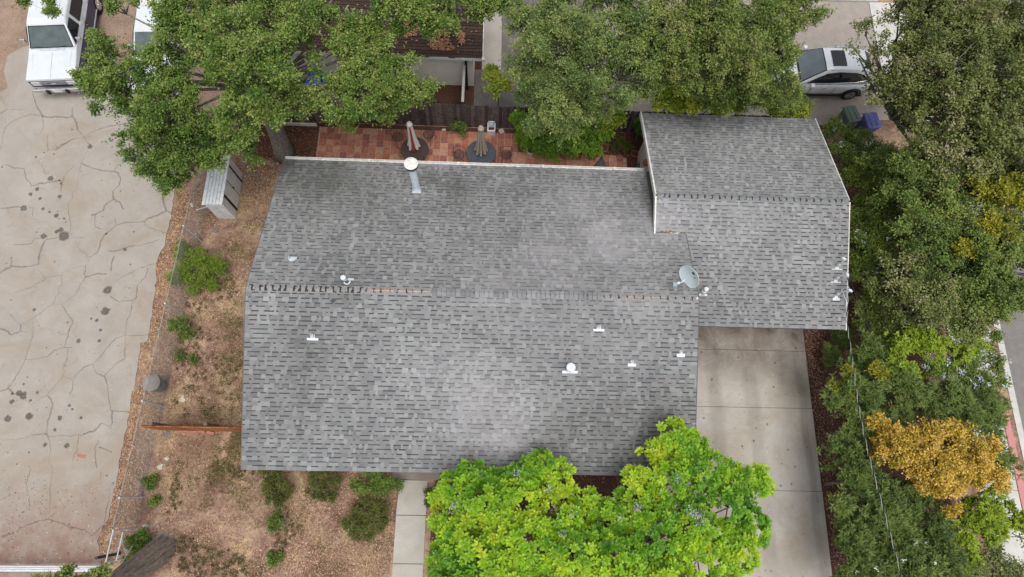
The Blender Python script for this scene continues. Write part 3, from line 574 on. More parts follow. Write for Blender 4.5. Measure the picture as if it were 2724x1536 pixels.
# loose metal plate with hole
c=RP(778,690); o=empty('flashing_plate',c,'bare metal flashing plate with a hole lying near the west rake','flashing')
mb=MB(); y=lambda v:rz(c[1]+v,'m')+.026
mb.face([(c[0]+a,c[1]+b,y(b)) for a,b in((-.14,.04),(-.12,-.02),(-.08,-.08),(.06,-.09),(.1,-.03),(.13,.0),(.14,.08),(-.15,.09))][::-1]); mb.build('plate',M['galv'],o)
mb=MB(); mb.face([(c[0]-.09+.02*math.cos(a),c[1]+.045+.02*math.sin(a),y(.045)+.004) for a in np.linspace(0,2*math.pi,10)[:-1]]); mb.build('hole',M['rubber'],o)
# mushroom vent with hose
c=RP(916,748); o=empty('mushroom_vent',c,'white mushroom vent with a looped hose just above the west ridge','roof vent')
mb=MB(); mb.lathe((c[0],c[1]+.05,rz(c[1]+.05,'m')),[(.08,0),(.06,.03),(.045,.2),(.04,.22)],14); mb.build('pipe',M['white_metal'],o)
mb=MB(); mb.lathe((c[0],c[1]+.05,rz(c[1]+.05,'m')+.22),[(.06,-.02),(.085,0),(.085,.03),(.05,.05),(.01,.055)],18); mb.build('cap',M['white_metal'],o)
mb=MB(); mb.tube([(c[0]+.1+.1*math.cos(a),c[1]-.02+.1*math.sin(a),rz(c[1]-.02,'m')+.08+.03*math.sin(a)) for a in np.linspace(R_(200),R_(380),10)],.022,8); mb.build('hose',M['galv'],o,smooth=True)
mb=MB(); plate(mb,(c[0]+.2,c[1]+.05,0),.2,-.03,.05,'m',.03); mb.build('flashing',M['galv'],o)
# loose shingle
c=RP(886,800); mb=MB(); mb.face([(c[0]+a,c[1]+b,rz(c[1]+b,'m')+.035) for a,b in((-.1,-.03),(0,-.08),(.1,.0),(.02,.07))]); mb.face([(c[0]+a,c[1]+b,rz(c[1]+b,'m')+.028) for a,b in((.02,.07),(.1,.0),(0,-.08),(-.1,-.03))])
tag(mb.build('loose_shingle',pmat('dark_shingle',(.07,.075,.075))),'dark loose shingle scrap lying just below the ridge','shingle')
# satellite dish
c=np.array(P(1833,737,4.55)); foot=np.array([c[0]+.08,c[1]+.02,0]); foot[2]=rz(foot[1],'m' if foot[0]<LX else 'g')
o=empty('satellite_dish',foot,'pale grey oval satellite dish with dark logo at the main ridge end','satellite dish')
vd=CAM-c; vd/=np.linalg.norm(vd); dd=ROT@np.array([-.80,-.50,0]); dd/=np.linalg.norm(dd)
nrm=vd*math.cos(R_(56))+dd*math.sin(R_(56)); nrm/=np.linalg.norm(nrm)
maj=np.cross(nrm,dd); maj/=np.linalg.norm(maj); mnr=np.cross(maj,nrm)
mb=MB(); V=[];rings=8;seg=32
for i in range(rings+1):
    r=i/rings
    for j in range(seg):
        a=2*math.pi*j/seg; V.append(c+maj*.40*r*math.cos(a)+mnr*.375*r*math.sin(a)+nrm*.07*(r*r-1))
F=[(i*seg+j,i*seg+(j+1)%seg,(i+1)*seg+(j+1)%seg,(i+1)*seg+j) for i in range(rings) for j in range(seg)]
mb.mesh(V,F); mb.mesh([v-nrm*.008 for v in V],[f[::-1] for f in F]); mb.build('reflector',pmat('dish_grey',(.50,.58,.62),(.46,.54,.58),5,.4,.4),o,smooth=True)
mb=MB(); mb.tube([c+maj*.40*math.cos(a)+mnr*.375*math.sin(a) for a in np.linspace(0,2*math.pi,33)],.009,6); mb.build('rim',M['white_metal'],o,smooth=True)
def on_dish(a,b): 
    r2=(a/.40)**2+(b/.375)**2; return c+maj*a+mnr*b+nrm*(.07*(r2-1)+.006)
# logo: rounded wedge and swoosh
cu=ROT@np.array([1,0,0]); cv=ROT@np.array([0,1,0])
def dpix(px,py):
    d=ROT@np.array([(px-CX)/FPX,-(py-CY)/FPX,-1.0]); t=np.dot(c-CAM,nrm)/np.dot(d,nrm); p=CAM+t*d-c; return on_dish(float(p@maj),float(p@mnr))
zs=lambda L:[dpix(1780+x/14.53,690+y/14.53) for x,y in L]
LG1=[(830,545),(860,525),(920,520),(945,560),(955,610),(950,650),(915,640),(880,605),(850,575)]; LG2=[(890,700),(920,735),(960,740),(1010,725),(1020,740),(985,765),(940,772),(915,760),(900,730)]
mb=MB(); mb.face(zs(LG1)); mb.face(zs(LG2)); mb.build('logo',pmat('logo_dark',(.012,.025,.045),None,5,.5),o)
lnb=np.array(P(1797,757,4.75)); p0=c-mnr*.0+maj*.0; edge=c+dd*.2-nrm*.05
mb=MB(); mb.tube([c+dd*.24-nrm*.12,np.array(P(1813,752,4.45)),lnb+np.array([.12,.05,-.02])],.022,8); mb.build('arm',M['white_metal'],o)
mb=MB(); mb.tube([lnb+np.array([.13,.06,0]),lnb+np.array([.04,.02,.03])],[.045,.035],10); mb.build('feed_horn',M['white_metal'],o)
mb=MB(); mb.box(lnb[0]-.09,lnb[0]+.05,lnb[1]-.08,lnb[1]+.06,lnb[2]-.05,lnb[2]+.04); mb.build('receiver',pmat('lnb_grey',(.28,.36,.42),None,5,.4),o,bevel=.012)
mb=MB(); mb.tube([foot,np.array([foot[0],foot[1],c[2]-.25]),c-nrm*.09],.028,10); mb.build('mast',M['galv'],o)
mb=MB(); plate(mb,foot,.22,-.1,.1,'m' if foot[0]<LX else 'g'); mb.build('foot_plate',M['galv'],o)
# three service masts
def service_mast(bx,by,tx,ty,h,label,bar,barv):
    c=RP(bx,by,'g'); o=empty('service_mast',c,label,'mast','electrical service masts at the garage roof edge')
    mb=MB(); plate(mb,c,bar,-barv,0,'g'); mb.build('flashing',M['white_metal'],o)
    b=np.array([c[0],c[1]+.1,rz(c[1]+.1,'g')])
    mb=MB(); plate(mb,c,.12,0,.1,'g',.024); mb.lathe(b,[(.065,0),(.06,.06),(.05,.2),(.03,.22)],14); mb.build('boot',M['galv'],o)
    top=np.array(P(tx,ty,b[2]+h)); 
    mb=MB(); mb.tube([b+[0,0,.1],b+[0,0,h*.4],(b+[0,0,h*.4])*.35+top*.65,top],.026,10); mb.build('pipe',M['white_metal'],o,smooth=True)
    e=(top-b); e[2]=0; e/=np.linalg.norm(e)+1e-9
    mb=MB(); mb.tube([top-e*.03,top+e*.05+[0,0,.015],top+e*.12-[0,0,.02]],[.045,.055,.04],12); mb.build('weather_head',M['white_metal'],o,smooth=True); return top
t1=service_mast(2226,716,2247,690,.62,'topmost of three white service masts at the garage roof edge',.36,.03)
t2=service_mast(2223,750,2252,728,.68,'middle one of three white service masts at the garage roof edge',.37,.035)
t3=service_mast(2224,793,2258,772,.70,'lowest service mast at the garage edge, wrapped in looped grey cable',.25,.09)
# loops and drop cables
mb=MB(); q=np.array(RP(2243,775,'g',.2)); mb.tube([t3+[.05,0,-.03],t3+[-.05,.14,.06],q+[.02,.12,.12],q+[-.08,.0,.05],q+[.0,-.12,0],q+[.12,-.3,-.1],q+[.14,-.5,-.2]],.012,6); tag(mb.build('cable_loop',M['galv'],smooth=True),'short looped grey cable beside the lowest service mast','cable')
def cable(name,pts,label,strands,wob=.018,pitch=.34):
    pts=[np.array(p,float) for p in pts]; o=empty(name,pts[0],label,'cable'); fine=[]
    for i in range(len(pts)-1):
        n=max(2,int(np.linalg.norm(pts[i+1]-pts[i])/.06))
        for k in range(n): fine.append(pts[i]+(pts[i+1]-pts[i])*k/n)
    fine.append(pts[-1]); s=0; L=[]
    for i,p in enumerate(fine):
        if i: s+=np.linalg.norm(p-fine[i-1])
        L.append(s)
    for k,(mt,r) in enumerate(strands):
        mb=MB(); mb.tube([p+np.array([math.cos(2*math.pi*s/pitch+k*2*math.pi/len(strands)),0,math.sin(2*math.pi*s/pitch+k*2*math.pi/len(strands))])*wob for p,s in zip(fine,L)],r,6); mb.build('strand',mt,o,smooth=True)
    return o
def catmull(L,n=8):
    L=[np.array(p,float) for p in L]; out=[]
    for i in range(len(L)-1):
        a,b,c_,d=L[max(0,i-1)],L[i],L[i+1],L[min(len(L)-1,i+2)]
        for k in range(n):
            t=k/n; out.append(.5*((2*b)+(-a+c_)*t+(2*a-5*b+4*c_-d)*t*t+(-a+3*b-3*c_+d)*t**3))
    return out+[L[-1]]
cable('service_drop',catmull([t3+[.02,0,-.02],P(2253,850,3.6),P(2263,925,3.75),P(2285,1085,4.1),P(2311,1210,4.5),P(2346,1340,4.9),P(2392,1510,5.4),P(2440,1680,6.0)]),'twisted black and silver service drop cable running over the hedge',[(M['cable_b'],.013),(M['cable_w'],.011)],.012,.55)
cable('phone_line',catmull([t2+[.08,0,-.05],P(2268,775,3.4),P(2288,822,3.2),P(2312,880,2.9)]),'pair of thin black cables leaving the middle service mast',[(M['cable_b'],.014),(M['cable_b'],.014)],.05,8)
# debris in the valley
o=empty('valley_debris',(LG+.3,YV,rz(YV,'m')),'twigs and bark caught in the roof valley by the white rake','debris')
for k in range(14):
    mb=MB(); a=np.array([LG+.05+random.uniform(0,.75),YV+random.uniform(-.07,.07),rz(YV,'m')+.03+random.uniform(0,.03)]); an=random.uniform(-.5,.5)+(1.2 if k%5==0 else 0); L=random.uniform(.06,.22); mb.tube([a,a+[L*math.cos(an),L*math.sin(an),.01]],random.uniform(.006,.013),5); mb.build('twig',M['bark'] if k%3 else M['wood_raw'],o)
mb=MB(); mb.box(LG+.52,LG+.86,YV-.02,YV+.012,rz(YV,'m')+.015,rz(YV,'m')+.045); mb.build('white_strip',M['white_trim'],o)
# ---------------------------------------------------------------- foliage
T='tree'
def leaves_mesh(name,C,D,N,Ln,Wd,colr,mat,parent,shape=4):
    n=len(C); S=np.cross(D,N); S/=np.linalg.norm(S,axis=1,keepdims=True)+1e-9; N2=np.cross(S,D)
    Ln=Ln[:,None]; Wd=Wd[:,None]
    if shape==4: pts=[C,C+D*Ln*.5+S*Wd*.5+N2*Wd*.15,C+D*Ln,C+D*Ln*.5-S*Wd*.5+N2*Wd*.15]; tri=[0,1,2,0,2,3]; ls=[3,3]
    else: pts=[C,C+D*Ln*.35+S*Wd*.33+N2*Wd*.12,C+D*Ln*.72+S*Wd*.5+N2*Wd*.12,C+D*Ln-N2*Wd*.12,C+D*Ln*.72-S*Wd*.5+N2*Wd*.12,C+D*Ln*.35-S*Wd*.33+N2*Wd*.12]; tri=[0,1,2,3,0,3,4,5]; ls=[4,4]
    k=len(pts); V=np.stack(pts,1).reshape(-1,3)-WL.get(parent,np.zeros(3))
    me=bpy.data.meshes.new(name); me.vertices.add(n*k); me.vertices.foreach_set('co',V.astype(np.float32).ravel())
    idx=(np.arange(n)[:,None]*k+np.array(tri)[None]).ravel(); nl=len(idx); me.loops.add(nl); me.loops.foreach_set('vertex_index',idx.astype(np.int32))
    npoly=n*2; me.polygons.add(npoly); me.polygons.foreach_set('loop_start',(np.arange(npoly)*ls[0]).astype(np.int32))
    at=me.attributes.new('col','FLOAT_COLOR','POINT'); cc=np.concatenate([np.repeat(colr,k,0),np.ones((n*k,1))],1); at.data.foreach_set('color',cc.astype(np.float32).ravel())
    me.update(calc_edges=True); me.materials.append(mat); o=bpy.data.objects.new(name,me); COL.objects.link(o)
    if parent is not None:o.parent=parent
    return o
def unit(v): return v/(np.linalg.norm(v,axis=1,keepdims=True)+1e-9)
STY={ # leaf length, width, leaves per twig, twigs per sub-blob, sub-blob radius, palette dark->light, gap threshold
 'oak':dict(l=.08,w=.055,n=11,tw=23,rs=.29,pal=[(.028,.06,.012),(.075,.14,.024),(.125,.205,.038),(.20,.275,.06),(.32,.34,.11)],gap=0.37),
 'elm':dict(l=.075,w=.045,n=11,tw=23,rs=.27,pal=[(.055,.09,.028),(.115,.175,.05),(.175,.245,.07),(.25,.30,.09),(.36,.36,.13)],gap=0.32),
 'elm2':dict(l=.08,w=.05,n=11,tw=21,rs=.29,pal=[(.045,.072,.018),(.10,.15,.03),(.15,.21,.045),(.215,.265,.065),(.29,.27,.12)],gap=0.32),
 'sparse':dict(l=.085,w=.058,n=9,tw=18,rs=.29,pal=[(.05,.066,.022),(.11,.145,.04),(.17,.205,.055),(.24,.255,.09),(.38,.34,.24)],gap=0.38),
 'dark':dict(l=.08,w=.052,n=11,tw=21,rs=.28,pal=[(0.058,0.089,0.023),(0.108,0.166,0.037),(0.158,0.230,0.049),(0.216,0.274,0.065),(0.288,0.302,0.101)],gap=.24),
 'plum':dict(l=.07,w=.042,n=12,tw=30,rs=.28,pal=[(0.060,0.098,0.021),(0.120,0.179,0.033),(0.179,0.247,0.044),(0.255,0.299,0.057)],gap=.16),
 'olean':dict(l=.16,w=.038,n=15,tw=15,rs=.30,pal=[(.06,.095,.028),(.115,.17,.042),(.175,.24,.06),(.25,.30,.09)],gap=.12,whorl=True),
 'orange':dict(l=.07,w=.05,n=13,tw=28,rs=.22,pal=[(.12,.13,.02),(.36,.26,.028),(.56,.37,.04),(.68,.45,.07),(.7,.5,.17)],gap=.38,cn=.30),
 'yellow':dict(l=.08,w=.052,n=12,tw=24,rs=.27,pal=[(.10,.12,.018),(.2,.22,.022),(.32,.31,.028),(.42,.37,.035)],gap=.25),
 'citrus':dict(l=.12,w=.06,n=9,tw=20,rs=.24,pal=[(.09,.16,.02),(.18,.27,.028),(.30,.36,.035),(.44,.42,.06)],gap=.22),
 'lime':dict(l=.12,w=.05,n=13,tw=16,rs=.24,pal=[(.13,.2,.02),(.24,.34,.028),(.33,.43,.045),(.38,.46,.06)],gap=.2,whorl=True),
 'bed':dict(l=.14,w=.055,n=11,tw=14,rs=.22,pal=[(.05,.11,.018),(.11,.22,.025),(.18,.32,.03),(.28,.38,.04)],gap=.15,whorl=True),
 'weed':dict(l=.075,w=.045,n=9,tw=9,rs=.15,pal=[(.05,.085,.018),(.09,.145,.026),(.135,.205,.034),(.19,.26,.045)],gap=.1),
 'olive':dict(l=.055,w=.034,n=12,tw=20,rs=.15,pal=[(.045,.055,.016),(.085,.10,.024),(.125,.14,.032),(.17,.17,.045)],gap=.12),
 'juniper':dict(l=.09,w=.026,n=13,tw=22,rs=.22,pal=[(.07,.10,.018),(.13,.19,.025),(.19,.27,.035),(.24,.31,.05)],gap=.14),
}
def plant(name,label,cat,style,blobs,base=None,trunk_r=.08,seed=0,group=None,flowers=None,pixel=True,mat='leaf',dens=1.0,bark='bark',twigs=True,zs=.75,extra=None,top=None):
    rng=np.random.default_rng(seed+17); S=STY[style]; RS=S['rs']
    B=[(np.array(P(b[0],b[1],b[2])) if pixel else np.array(b[:3],float),b[3]) for b in blobs]
    if cat==T: B=[(c,r*1.05) for c,r in B]
    cen=np.mean([b[0] for b in B],0)
    base=np.array([cen[0],cen[1],0.0]) if base is None else np.array(base,float)
    root=empty(name,base,label,cat,group)
    SC=[];SR=[];SO=[];SL_=[]
    for c,r in B:
        n=max(3,int(round(1.6*dens*(r/RS)**2))+2)
        d=unit(rng.normal(size=(n,3))); d[:,2]=np.where(rng.random(n)<.8,np.abs(d[:,2]),d[:,2]*.6)
        rr=np.maximum(r-RS*.25,r*.3)*(1.35 if r<.45 else 1.0)*(.25+.85*rng.random(n)**.5)
        SC.append(c+d*rr[:,None]*np.array([1,1,zs])); SR.append(RS*np.minimum(1,r/RS*.8)*rng.uniform(.6,1.25,n)); SO.append(d); SL_.append(np.zeros(n))
        if r>.5: # lower, inner foliage
            m=max(1,int(n*(.65 if cat==T else .45))); q=rng.normal(0,.45*r,(m,3)); q[:,2]=-np.abs(q[:,2])*.7-.25*r; SC.append(c+q); SR.append(RS*rng.uniform(.8,1.2,m)); SO.append(unit(q)); SL_.append(np.ones(m))
    SC=np.concatenate(SC);SR=np.concatenate(SR);SO=np.concatenate(SO)
    keep=(v3noise(SC,.9,seed%13)>S['gap'])&(SC[:,2]>.02); SC=SC[keep];SR=SR[keep];SO=SO[keep]
    ns=len(SC); tw=S['tw']; L=S['n']
    sb=v3noise(SC,.7,seed%7+2)*.55+rng.random(ns)*.45          # growth tone of each branchlet
    d=unit(rng.normal(size=(ns*tw,3))+np.repeat(SO,tw,0)*.5+np.array([0,0,.45])).reshape(ns,tw,3)
    d[:,:,2]*=.75; tone=np.repeat(sb[:,None],tw,1)+rng.normal(0,.07,(ns,tw))
    rl=SR[:,None]*rng.uniform(.7,1.2,(ns,tw))*np.where(rng.random((ns,tw))<.2,1.5,1.0)
    if S.get('whorl'):
        tip=SC[:,None,:]+d*rl[...,None]; CL=tip.reshape(-1,3); OUT=d.reshape(-1,3); n=len(CL)
        a=rng.random((n,L))*2*math.pi; el=rng.uniform(-.2,1.15,(n,L))
        D=np.stack([np.cos(a)*np.cos(el),np.sin(a)*np.cos(el),np.sin(el)],-1)+OUT[:,None,:]*.45
        C=CL[:,None,:]+rng.normal(0,.03,(n,L,3)); Nn=np.stack([-np.cos(a)*np.sin(el),-np.sin(a)*np.sin(el),np.cos(el)],-1)+rng.normal(0,.25,(n,L,3))
        tt=.35+.4*el
    else:
        t=rng.random((ns,tw,L))**.8; C=SC[:,None,None,:]+d[:,:,None,:]*(rl[...,None]*(.25+.85*t))[...,None]+rng.normal(0,.028+.05*RS,(ns,tw,L,3))
        D=d[:,:,None,:]*.55+rng.normal(0,.75,(ns,tw,L,3))*np.array([1,1,.7]); Nn=rng.normal(0,.5,(ns,tw,L,3))+np.array([0,0,1.0]); tt=t.reshape(ns*tw,L)
        CL=(SC[:,None,:]+d*rl[...,None]).reshape(-1,3); OUT=d.reshape(-1,3); n=len(CL)
    pal=np.array(S['pal']); f=np.clip(tone.reshape(-1,1)*1.0+.30*(tt-.5)+rng.normal(0,S.get('cn',.12),(n,L))-.02,0,.999)*(len(pal)-1); i0=np.floor(f).astype(int); fr=(f-i0)[...,None]
    colr=(pal[i0]*(1-fr)+pal[np.minimum(i0+1,len(pal)-1)]*fr)*(.85+.3*rng.random((n,L,1)))
    C=C.reshape(-1,3); D=unit(D.reshape(-1,3)); Nn=unit(Nn.reshape(-1,3)); colr=colr.reshape(-1,3)
    C[:,2]=np.maximum(C[:,2],.03)
    ln=S['l']*rng.uniform(.7,1.25,len(C)); wd=S['w']*rng.uniform(.75,1.2,len(C))
    leaves_mesh('crown',C,D,Nn,ln,wd,colr,M[mat],root)
    # trunk and limbs
    tb=MB()
    if top is None: top=cen.copy(); top[2]=max(.2,min(b[0][2]-b[1] for b in B)-.3)
    else: top=np.array(top,float)
    if base[2]<top[2] and extra!='notrunk':
        mid=(base*.5+top*.5)+np.append(rng.normal(0,.08,2),0); tb.tube([base-[0,0,.03],base*.7+mid*.3,mid,top],[trunk_r*1.35,trunk_r,trunk_r*.85,trunk_r*.7],10)
    for c,r in B:
        e=c-[0,0,.3*r]; m_=top*.55+e*.45+np.append(rng.normal(0,.15,2),-.15*r); tb.tube([top-[0,0,.05],m_,e],[trunk_r*.3,trunk_r*.17,trunk_r*.08],7)
    for i in range(ns):
        j=int(np.argmin([np.linalg.norm(SC[i]-b[0]) for b in B])); c=B[j][0]-[0,0,.3*B[j][1]]; q=SC[i]; tb.tube([c,c*.5+q*.5+rng.normal(0,.06,3),q],[trunk_r*.1+.006,.014,.008],5)
    for i in rng.choice(n,min(n,max(4,len(B)*(14 if cat==T else 5))),replace=False) if n else []:
        j=int(np.argmin(np.linalg.norm(SC-CL[i],axis=1))); tb.tube([SC[j],CL[i]+OUT[i]*.08],[.011,.006],4)
    tb.build('trunk',M[bark],root,smooth=True)
    if flowers:
        fc,fn,fs=flowers; up=CL[:,2]>np.quantile(CL[:,2],.35); cand=np.nonzero(up)[0]; f=rng.choice(cand,min(len(cand),fn),replace=False); m_=10
        order=CL[f]+OUT[f]*np.array([.05,.05,.08])+[0,0,.04]; C=(order[:,None,:]+rng.normal(0,.035,(len(f),m_,3))).reshape(-1,3); a=rng.random(len(C))*6.28; el=rng.uniform(0,.9,len(C))
        D=np.stack([np.cos(a)*np.cos(el),np.sin(a)*np.cos(el),np.sin(el)],-1); Nn=unit(rng.normal(0,.4,(len(C),3))+[0,0,1])
        col=np.array(fc)*rng.uniform(.8,1.15,(len(C),1)); tag(leaves_mesh('flowers',C,D,Nn,fs*rng.uniform(.8,1.2,len(C)),fs*.8*np.ones(len(C)),col,M['leaf'],root),kind='stuff')
    return root
# back-left live oak
oak=plant('oak_tree','large live oak over the back fence with a leaning grey trunk',T,'oak',[(265,130,5,.55),(255,200,5,.6),(330,235,5.5,.85),(420,205,6,.9),(490,130,6.5,.95),(545,50,6.5,.95),(470,30,6.6,.6),(330,30,6,.4),(620,0,7,.9),(710,-15,7,.9),(800,10,6.8,.75),(880,-15,6.8,.7),(620,150,7,1.25),(720,60,7,1.25),(700,205,7,1.15),(790,95,6.5,.75),(650,250,6.5,.85),(450,300,6,1.0),(390,350,5.5,.9),(500,385,5,1.0),(430,445,4.5,.65),(410,480,4.3,.35),(610,360,5.5,.9),(555,405,4.5,.65),(655,392,4.5,.38),(760,230,6,.6),(890,258,6,.7),(950,165,6,.65),(970,240,6,.95),(1050,200,5.5,.85),(1095,240,5,.6),(915,300,4.6,.5),(1025,290,4.5,.5),(870,40,6.5,.8),(770,300,5,.4),(1005,115,6,.6),(960,60,6.3,.85),(925,105,6.3,.6),(1030,50,6.2,.55),(700,310,4.5,.3),(1000,40,6,.4)],base=(-1.0,7.25,0),trunk_r=.30,seed=1,bark='bark_grey',twigs=True,extra='notrunk',top=P(690,230,4.0))
mb=MB(); pts=[np.array([-1.0,7.2,-.05]),np.array([-1.02,7.3,.35]),np.array(P(735,350,1.3)),np.array(P(705,285,2.6)),np.array(P(690,230,4.0)),np.array(P(680,190,5.2))]
mb.tube(pts,[.48,.37,.33,.30,.24,.14],14); mb.build('leaning_trunk',M['bark_grey'],oak,smooth=True)
plant('oak_tree','young oak branches reaching over the brown neighbour roof at the top edge',T,'oak',[(1060,-5,7,.7),(1100,25,7,.6),(1160,30,7,.7),(1230,15,7,.65),(1295,0,7,.6),(1185,62,6.6,.4),(1140,-30,7,.8),(1330,-30,7,.7),(1255,45,6.6,.3)],base=(6.0,16.5,0),trunk_r=.18,seed=2)
plant('elm_tree','fine-leaved grey green tree behind the back fence, right of the walk',T,'elm',[(1385,50,7,.45),(1450,30,7,.95),(1540,60,7.5,1.15),(1640,30,7.5,1.15),(1480,140,7,1.05),(1575,170,7,1.05),(1420,195,6,.8),(1470,255,6,1.0),(1395,265,5.5,.6),(1560,258,5.5,.95),(1500,318,4.7,.62),(1620,285,5,.6),(1650,200,6.5,.9),(1430,305,5,.55),(1690,110,7,1.05),(1680,245,4.2,.5)],base=(10.6,10.2,0),trunk_r=.2,seed=3,bark='bark_grey')
plant('elm_tree','broad darker green tree between the garage roof and the silver car',T,'elm2',[(1760,50,7.5,1.25),(1860,30,7.5,1.25),(1960,60,7.5,1.25),(2060,45,7,1.0),(2120,20,7,.8),(1785,150,6.5,1.15),(1705,165,6,.75),(1900,235,4.4,.55),(1890,150,6.5,1.15),(2000,150,6.5,1.15),(2075,130,6,.75),(2085,205,5.5,.4),(1720,185,5.5,.5),(1960,215,5,.75),(2050,225,5,.7),(2105,262,4,.45),(1890,220,5,.7),(2120,285,2.6,.4)],base=(16.8,14.2,0),trunk_r=.24,seed=4,top=(16.8,13.9,3.6))
plant('sycamore_tree','sparse olive and tan tree filling the upper right corner',T,'sparse',[(2330,120,6,.7),(2390,100,6.5,.9),(2480,80,7,1.25),(2580,50,7,1.2),(2680,60,7,1.2),(2400,190,6.5,.85),(2520,190,7,1.25),(2640,190,7,1.25),(2440,265,6,.6),(2540,300,6.5,1.15),(2660,320,6.5,1.2),(2475,365,6,.65),(2600,420,6,1.1),(2700,430,6,1.0),(2480,0,7,.9),(2700,130,7,1.1),(2710,250,6.8,1.0),(2400,20,6.8,.5),(2590,120,7,1.0),(2580,240,6.8,.9),(2500,440,5.5,.8),(2690,380,6.4,.9),(2600,-40,7,1.0),(2290,150,5.5,.35),(2375,235,5,.55),(2395,300,4.6,.45),(2350,185,5.5,.4),(2420,330,4.5,.4),(2310,90,6,.45),(2270,115,5.5,.35)],base=(25.8,11.5,0),trunk_r=.26,seed=5,bark='bark_grey')
plant('pepper_tree','mixed green tree along the right edge at mid height',T,'dark',[(2440,470,5,1.05),(2540,530,5,1.2),(2470,590,5,1.1),(2580,640,5,1.2),(2690,620,5,1.1),(2500,700,4.5,1.0),(2600,750,4.5,1.1),(2690,720,4.8,1.05),(2530,810,4,.95),(2640,785,4.5,.8),(2700,780,4.5,.6),(2370,440,4,.6),(2640,470,5.2,.9),(2710,480,5.5,.9)],base=(25.6,4.5,0),trunk_r=.2,seed=6)
plant('pepper_tree','lighter green small tree behind the service cable',T,'sparse',[(2450,760,4.4,.95),(2420,690,4.3,.7),(2500,800,4.4,.8),(2400,820,3.6,.6),(2560,850,4.0,.7),(2610,840,3.6,.35)],base=(23.9,2.6,0),trunk_r=.13,seed=7)
plant('yellow_shrub','bright yellow foliage patch at the right edge',T,'yellow',[(2630,510,6,.5),(2690,540,6,.7),(2650,600,5.9,.5),(2570,690,5.4,.35),(2710,500,6,.5),(2610,650,5.6,.3)],base=(26.5,5.6,0),trunk_r=.1,seed=8,dens=.45)
PB='flowering hedge'
plant('plumbago_hedge','flowering plumbago by the trash bins at the garage back corner',PB,'plum',[(2203,345,1.8,.32),(2240,382,2.0,.45),(2290,380,1.8,.4),(2235,425,2.2,.5),(2300,430,2.2,.55),(2335,405,2.0,.4),(2262,360,1.6,.28)],seed=9,flowers=((.62,.66,.8),34,.05),trunk_r=.05)
plant('plumbago_hedge','plumbago hedge along the garage side below the roof ridge',PB,'plum',[(2285,470,2.6,.55),(2340,510,2.9,.7),(2315,580,2.9,.65),(2300,660,2.9,.6),(2350,710,3.0,.8),(2380,620,3.1,.8),(2325,760,2.6,.5),(2370,440,3.0,.7),(2390,540,3.1,.8),(2285,560,2.6,.4),(2400,760,3.1,.7),(2290,720,2.6,.4),(2340,640,3.0,.6)],seed=10,flowers=((.62,.66,.8),46,.05),trunk_r=.06)
plant('plumbago_hedge','leggy dark shrub where the service cable crosses the garage corner',PB,'dark',[(2330,830,2.2,.6),(2305,880,1.8,.4),(2390,850,2.6,.7),(2350,900,2.0,.5),(2440,850,2.9,.7)],seed=11,flowers=((.65,.68,.8),8,.05),trunk_r=.05)
plant('lime_shrub','lime green feathery shrub above the orange shrub','shrub','lime',[(2405,920,3.2,.42),(2465,930,3.4,.5),(2530,928,3.3,.4),(2580,905,3.1,.3),(2400,985,3,.3),(2440,890,3.3,.3)],seed=12,trunk_r=.05,dens=1.0)
plant('plumbago_hedge','plumbago with pale flowers next to the street and red kerb',PB,'plum',[(2480,985,2.8,.5),(2560,965,2.8,.6),(2620,960,2.4,.4),(2590,1030,2.5,.6),(2630,1000,2.0,.35),(2645,910,2.0,.25)],seed=13,flowers=((.66,.70,.85),52,.055),trunk_r=.05)
OL='oleander'
plant('oleander_shrub','dark oleander hedge beside the top of the driveway mulch',OL,'olean',[(2330,950,2.6,.6),(2255,1000,2.3,.5),(2310,1050,2.8,.7),(2395,1030,2.8,.7),(2235,1080,2.4,.5),(2290,1130,2.6,.65),(2370,1100,2.7,.5)],seed=14,trunk_r=.06)
plant('oleander_shrub','oleander behind the orange shrub toward the sidewalk',OL,'olean',[(2480,1055,2.8,.65),(2560,1085,2.8,.7),(2610,1100,2.5,.65),(2600,1050,2.6,.55),(2625,1060,2.3,.35),(2630,1190,2.3,.4),(2650,1250,2.2,.35)],seed=15,trunk_r=.06)
plant('yellow_shrub','small yellow blooms on the hedge left of the cable','shrub','yellow',[(2250,985,2.7,.22),(2260,1025,2.75,.25),(2340,985,3.2,.25),(2225,1030,2.5,.18)],seed=16,trunk_r=.03)
plant('orange_shrub','big rounded shrub with orange autumn leaves','shrub','orange',[(2345,1140,3.2,.5),(2420,1120,3.4,.6),(2500,1150,3.6,.75),(2400,1200,3.5,.7),(2480,1250,3.7,.85),(2580,1200,3.6,.75),(2560,1290,3.5,.75),(2625,1270,3.3,.5),(2520,1335,3.2,.4)],seed=17,trunk_r=.08,dens=1.1)
plant('oleander_shrub','oleander between the driveway mulch and the orange shrub',OL,'olean',[(2250,1190,2.4,.55),(2285,1260,2.6,.65),(2330,1330,2.8,.7),(2265,1345,2.6,.55),(2400,1320,2.7,.6)],seed=18,trunk_r=.06)
plant('oleander_shrub','oleander with white flowers at the bottom edge by the cable',OL,'olean',[(2270,1430,2.6,.6),(2350,1420,2.8,.7),(2440,1390,2.8,.7),(2300,1510,2.8,.6),(2400,1500,2.9,.75),(2480,1460,2.8,.7),(2500,1535,2.8,.7),(2330,1570,2.8,.7),(2430,1580,2.8,.7)],seed=19,flowers=((.85,.85,.82),14,.05),trunk_r=.06)
plant('yellow_shrub','yellow green shrub in the lower right corner','shrub','lime',[(2600,1360,2.8,.55),(2640,1400,2.7,.5),(2560,1420,2.8,.5),(2560,1470,2.6,.4),(2640,1340,2.5,.45),(2680,1370,2.3,.4)],seed=20,trunk_r=.06)
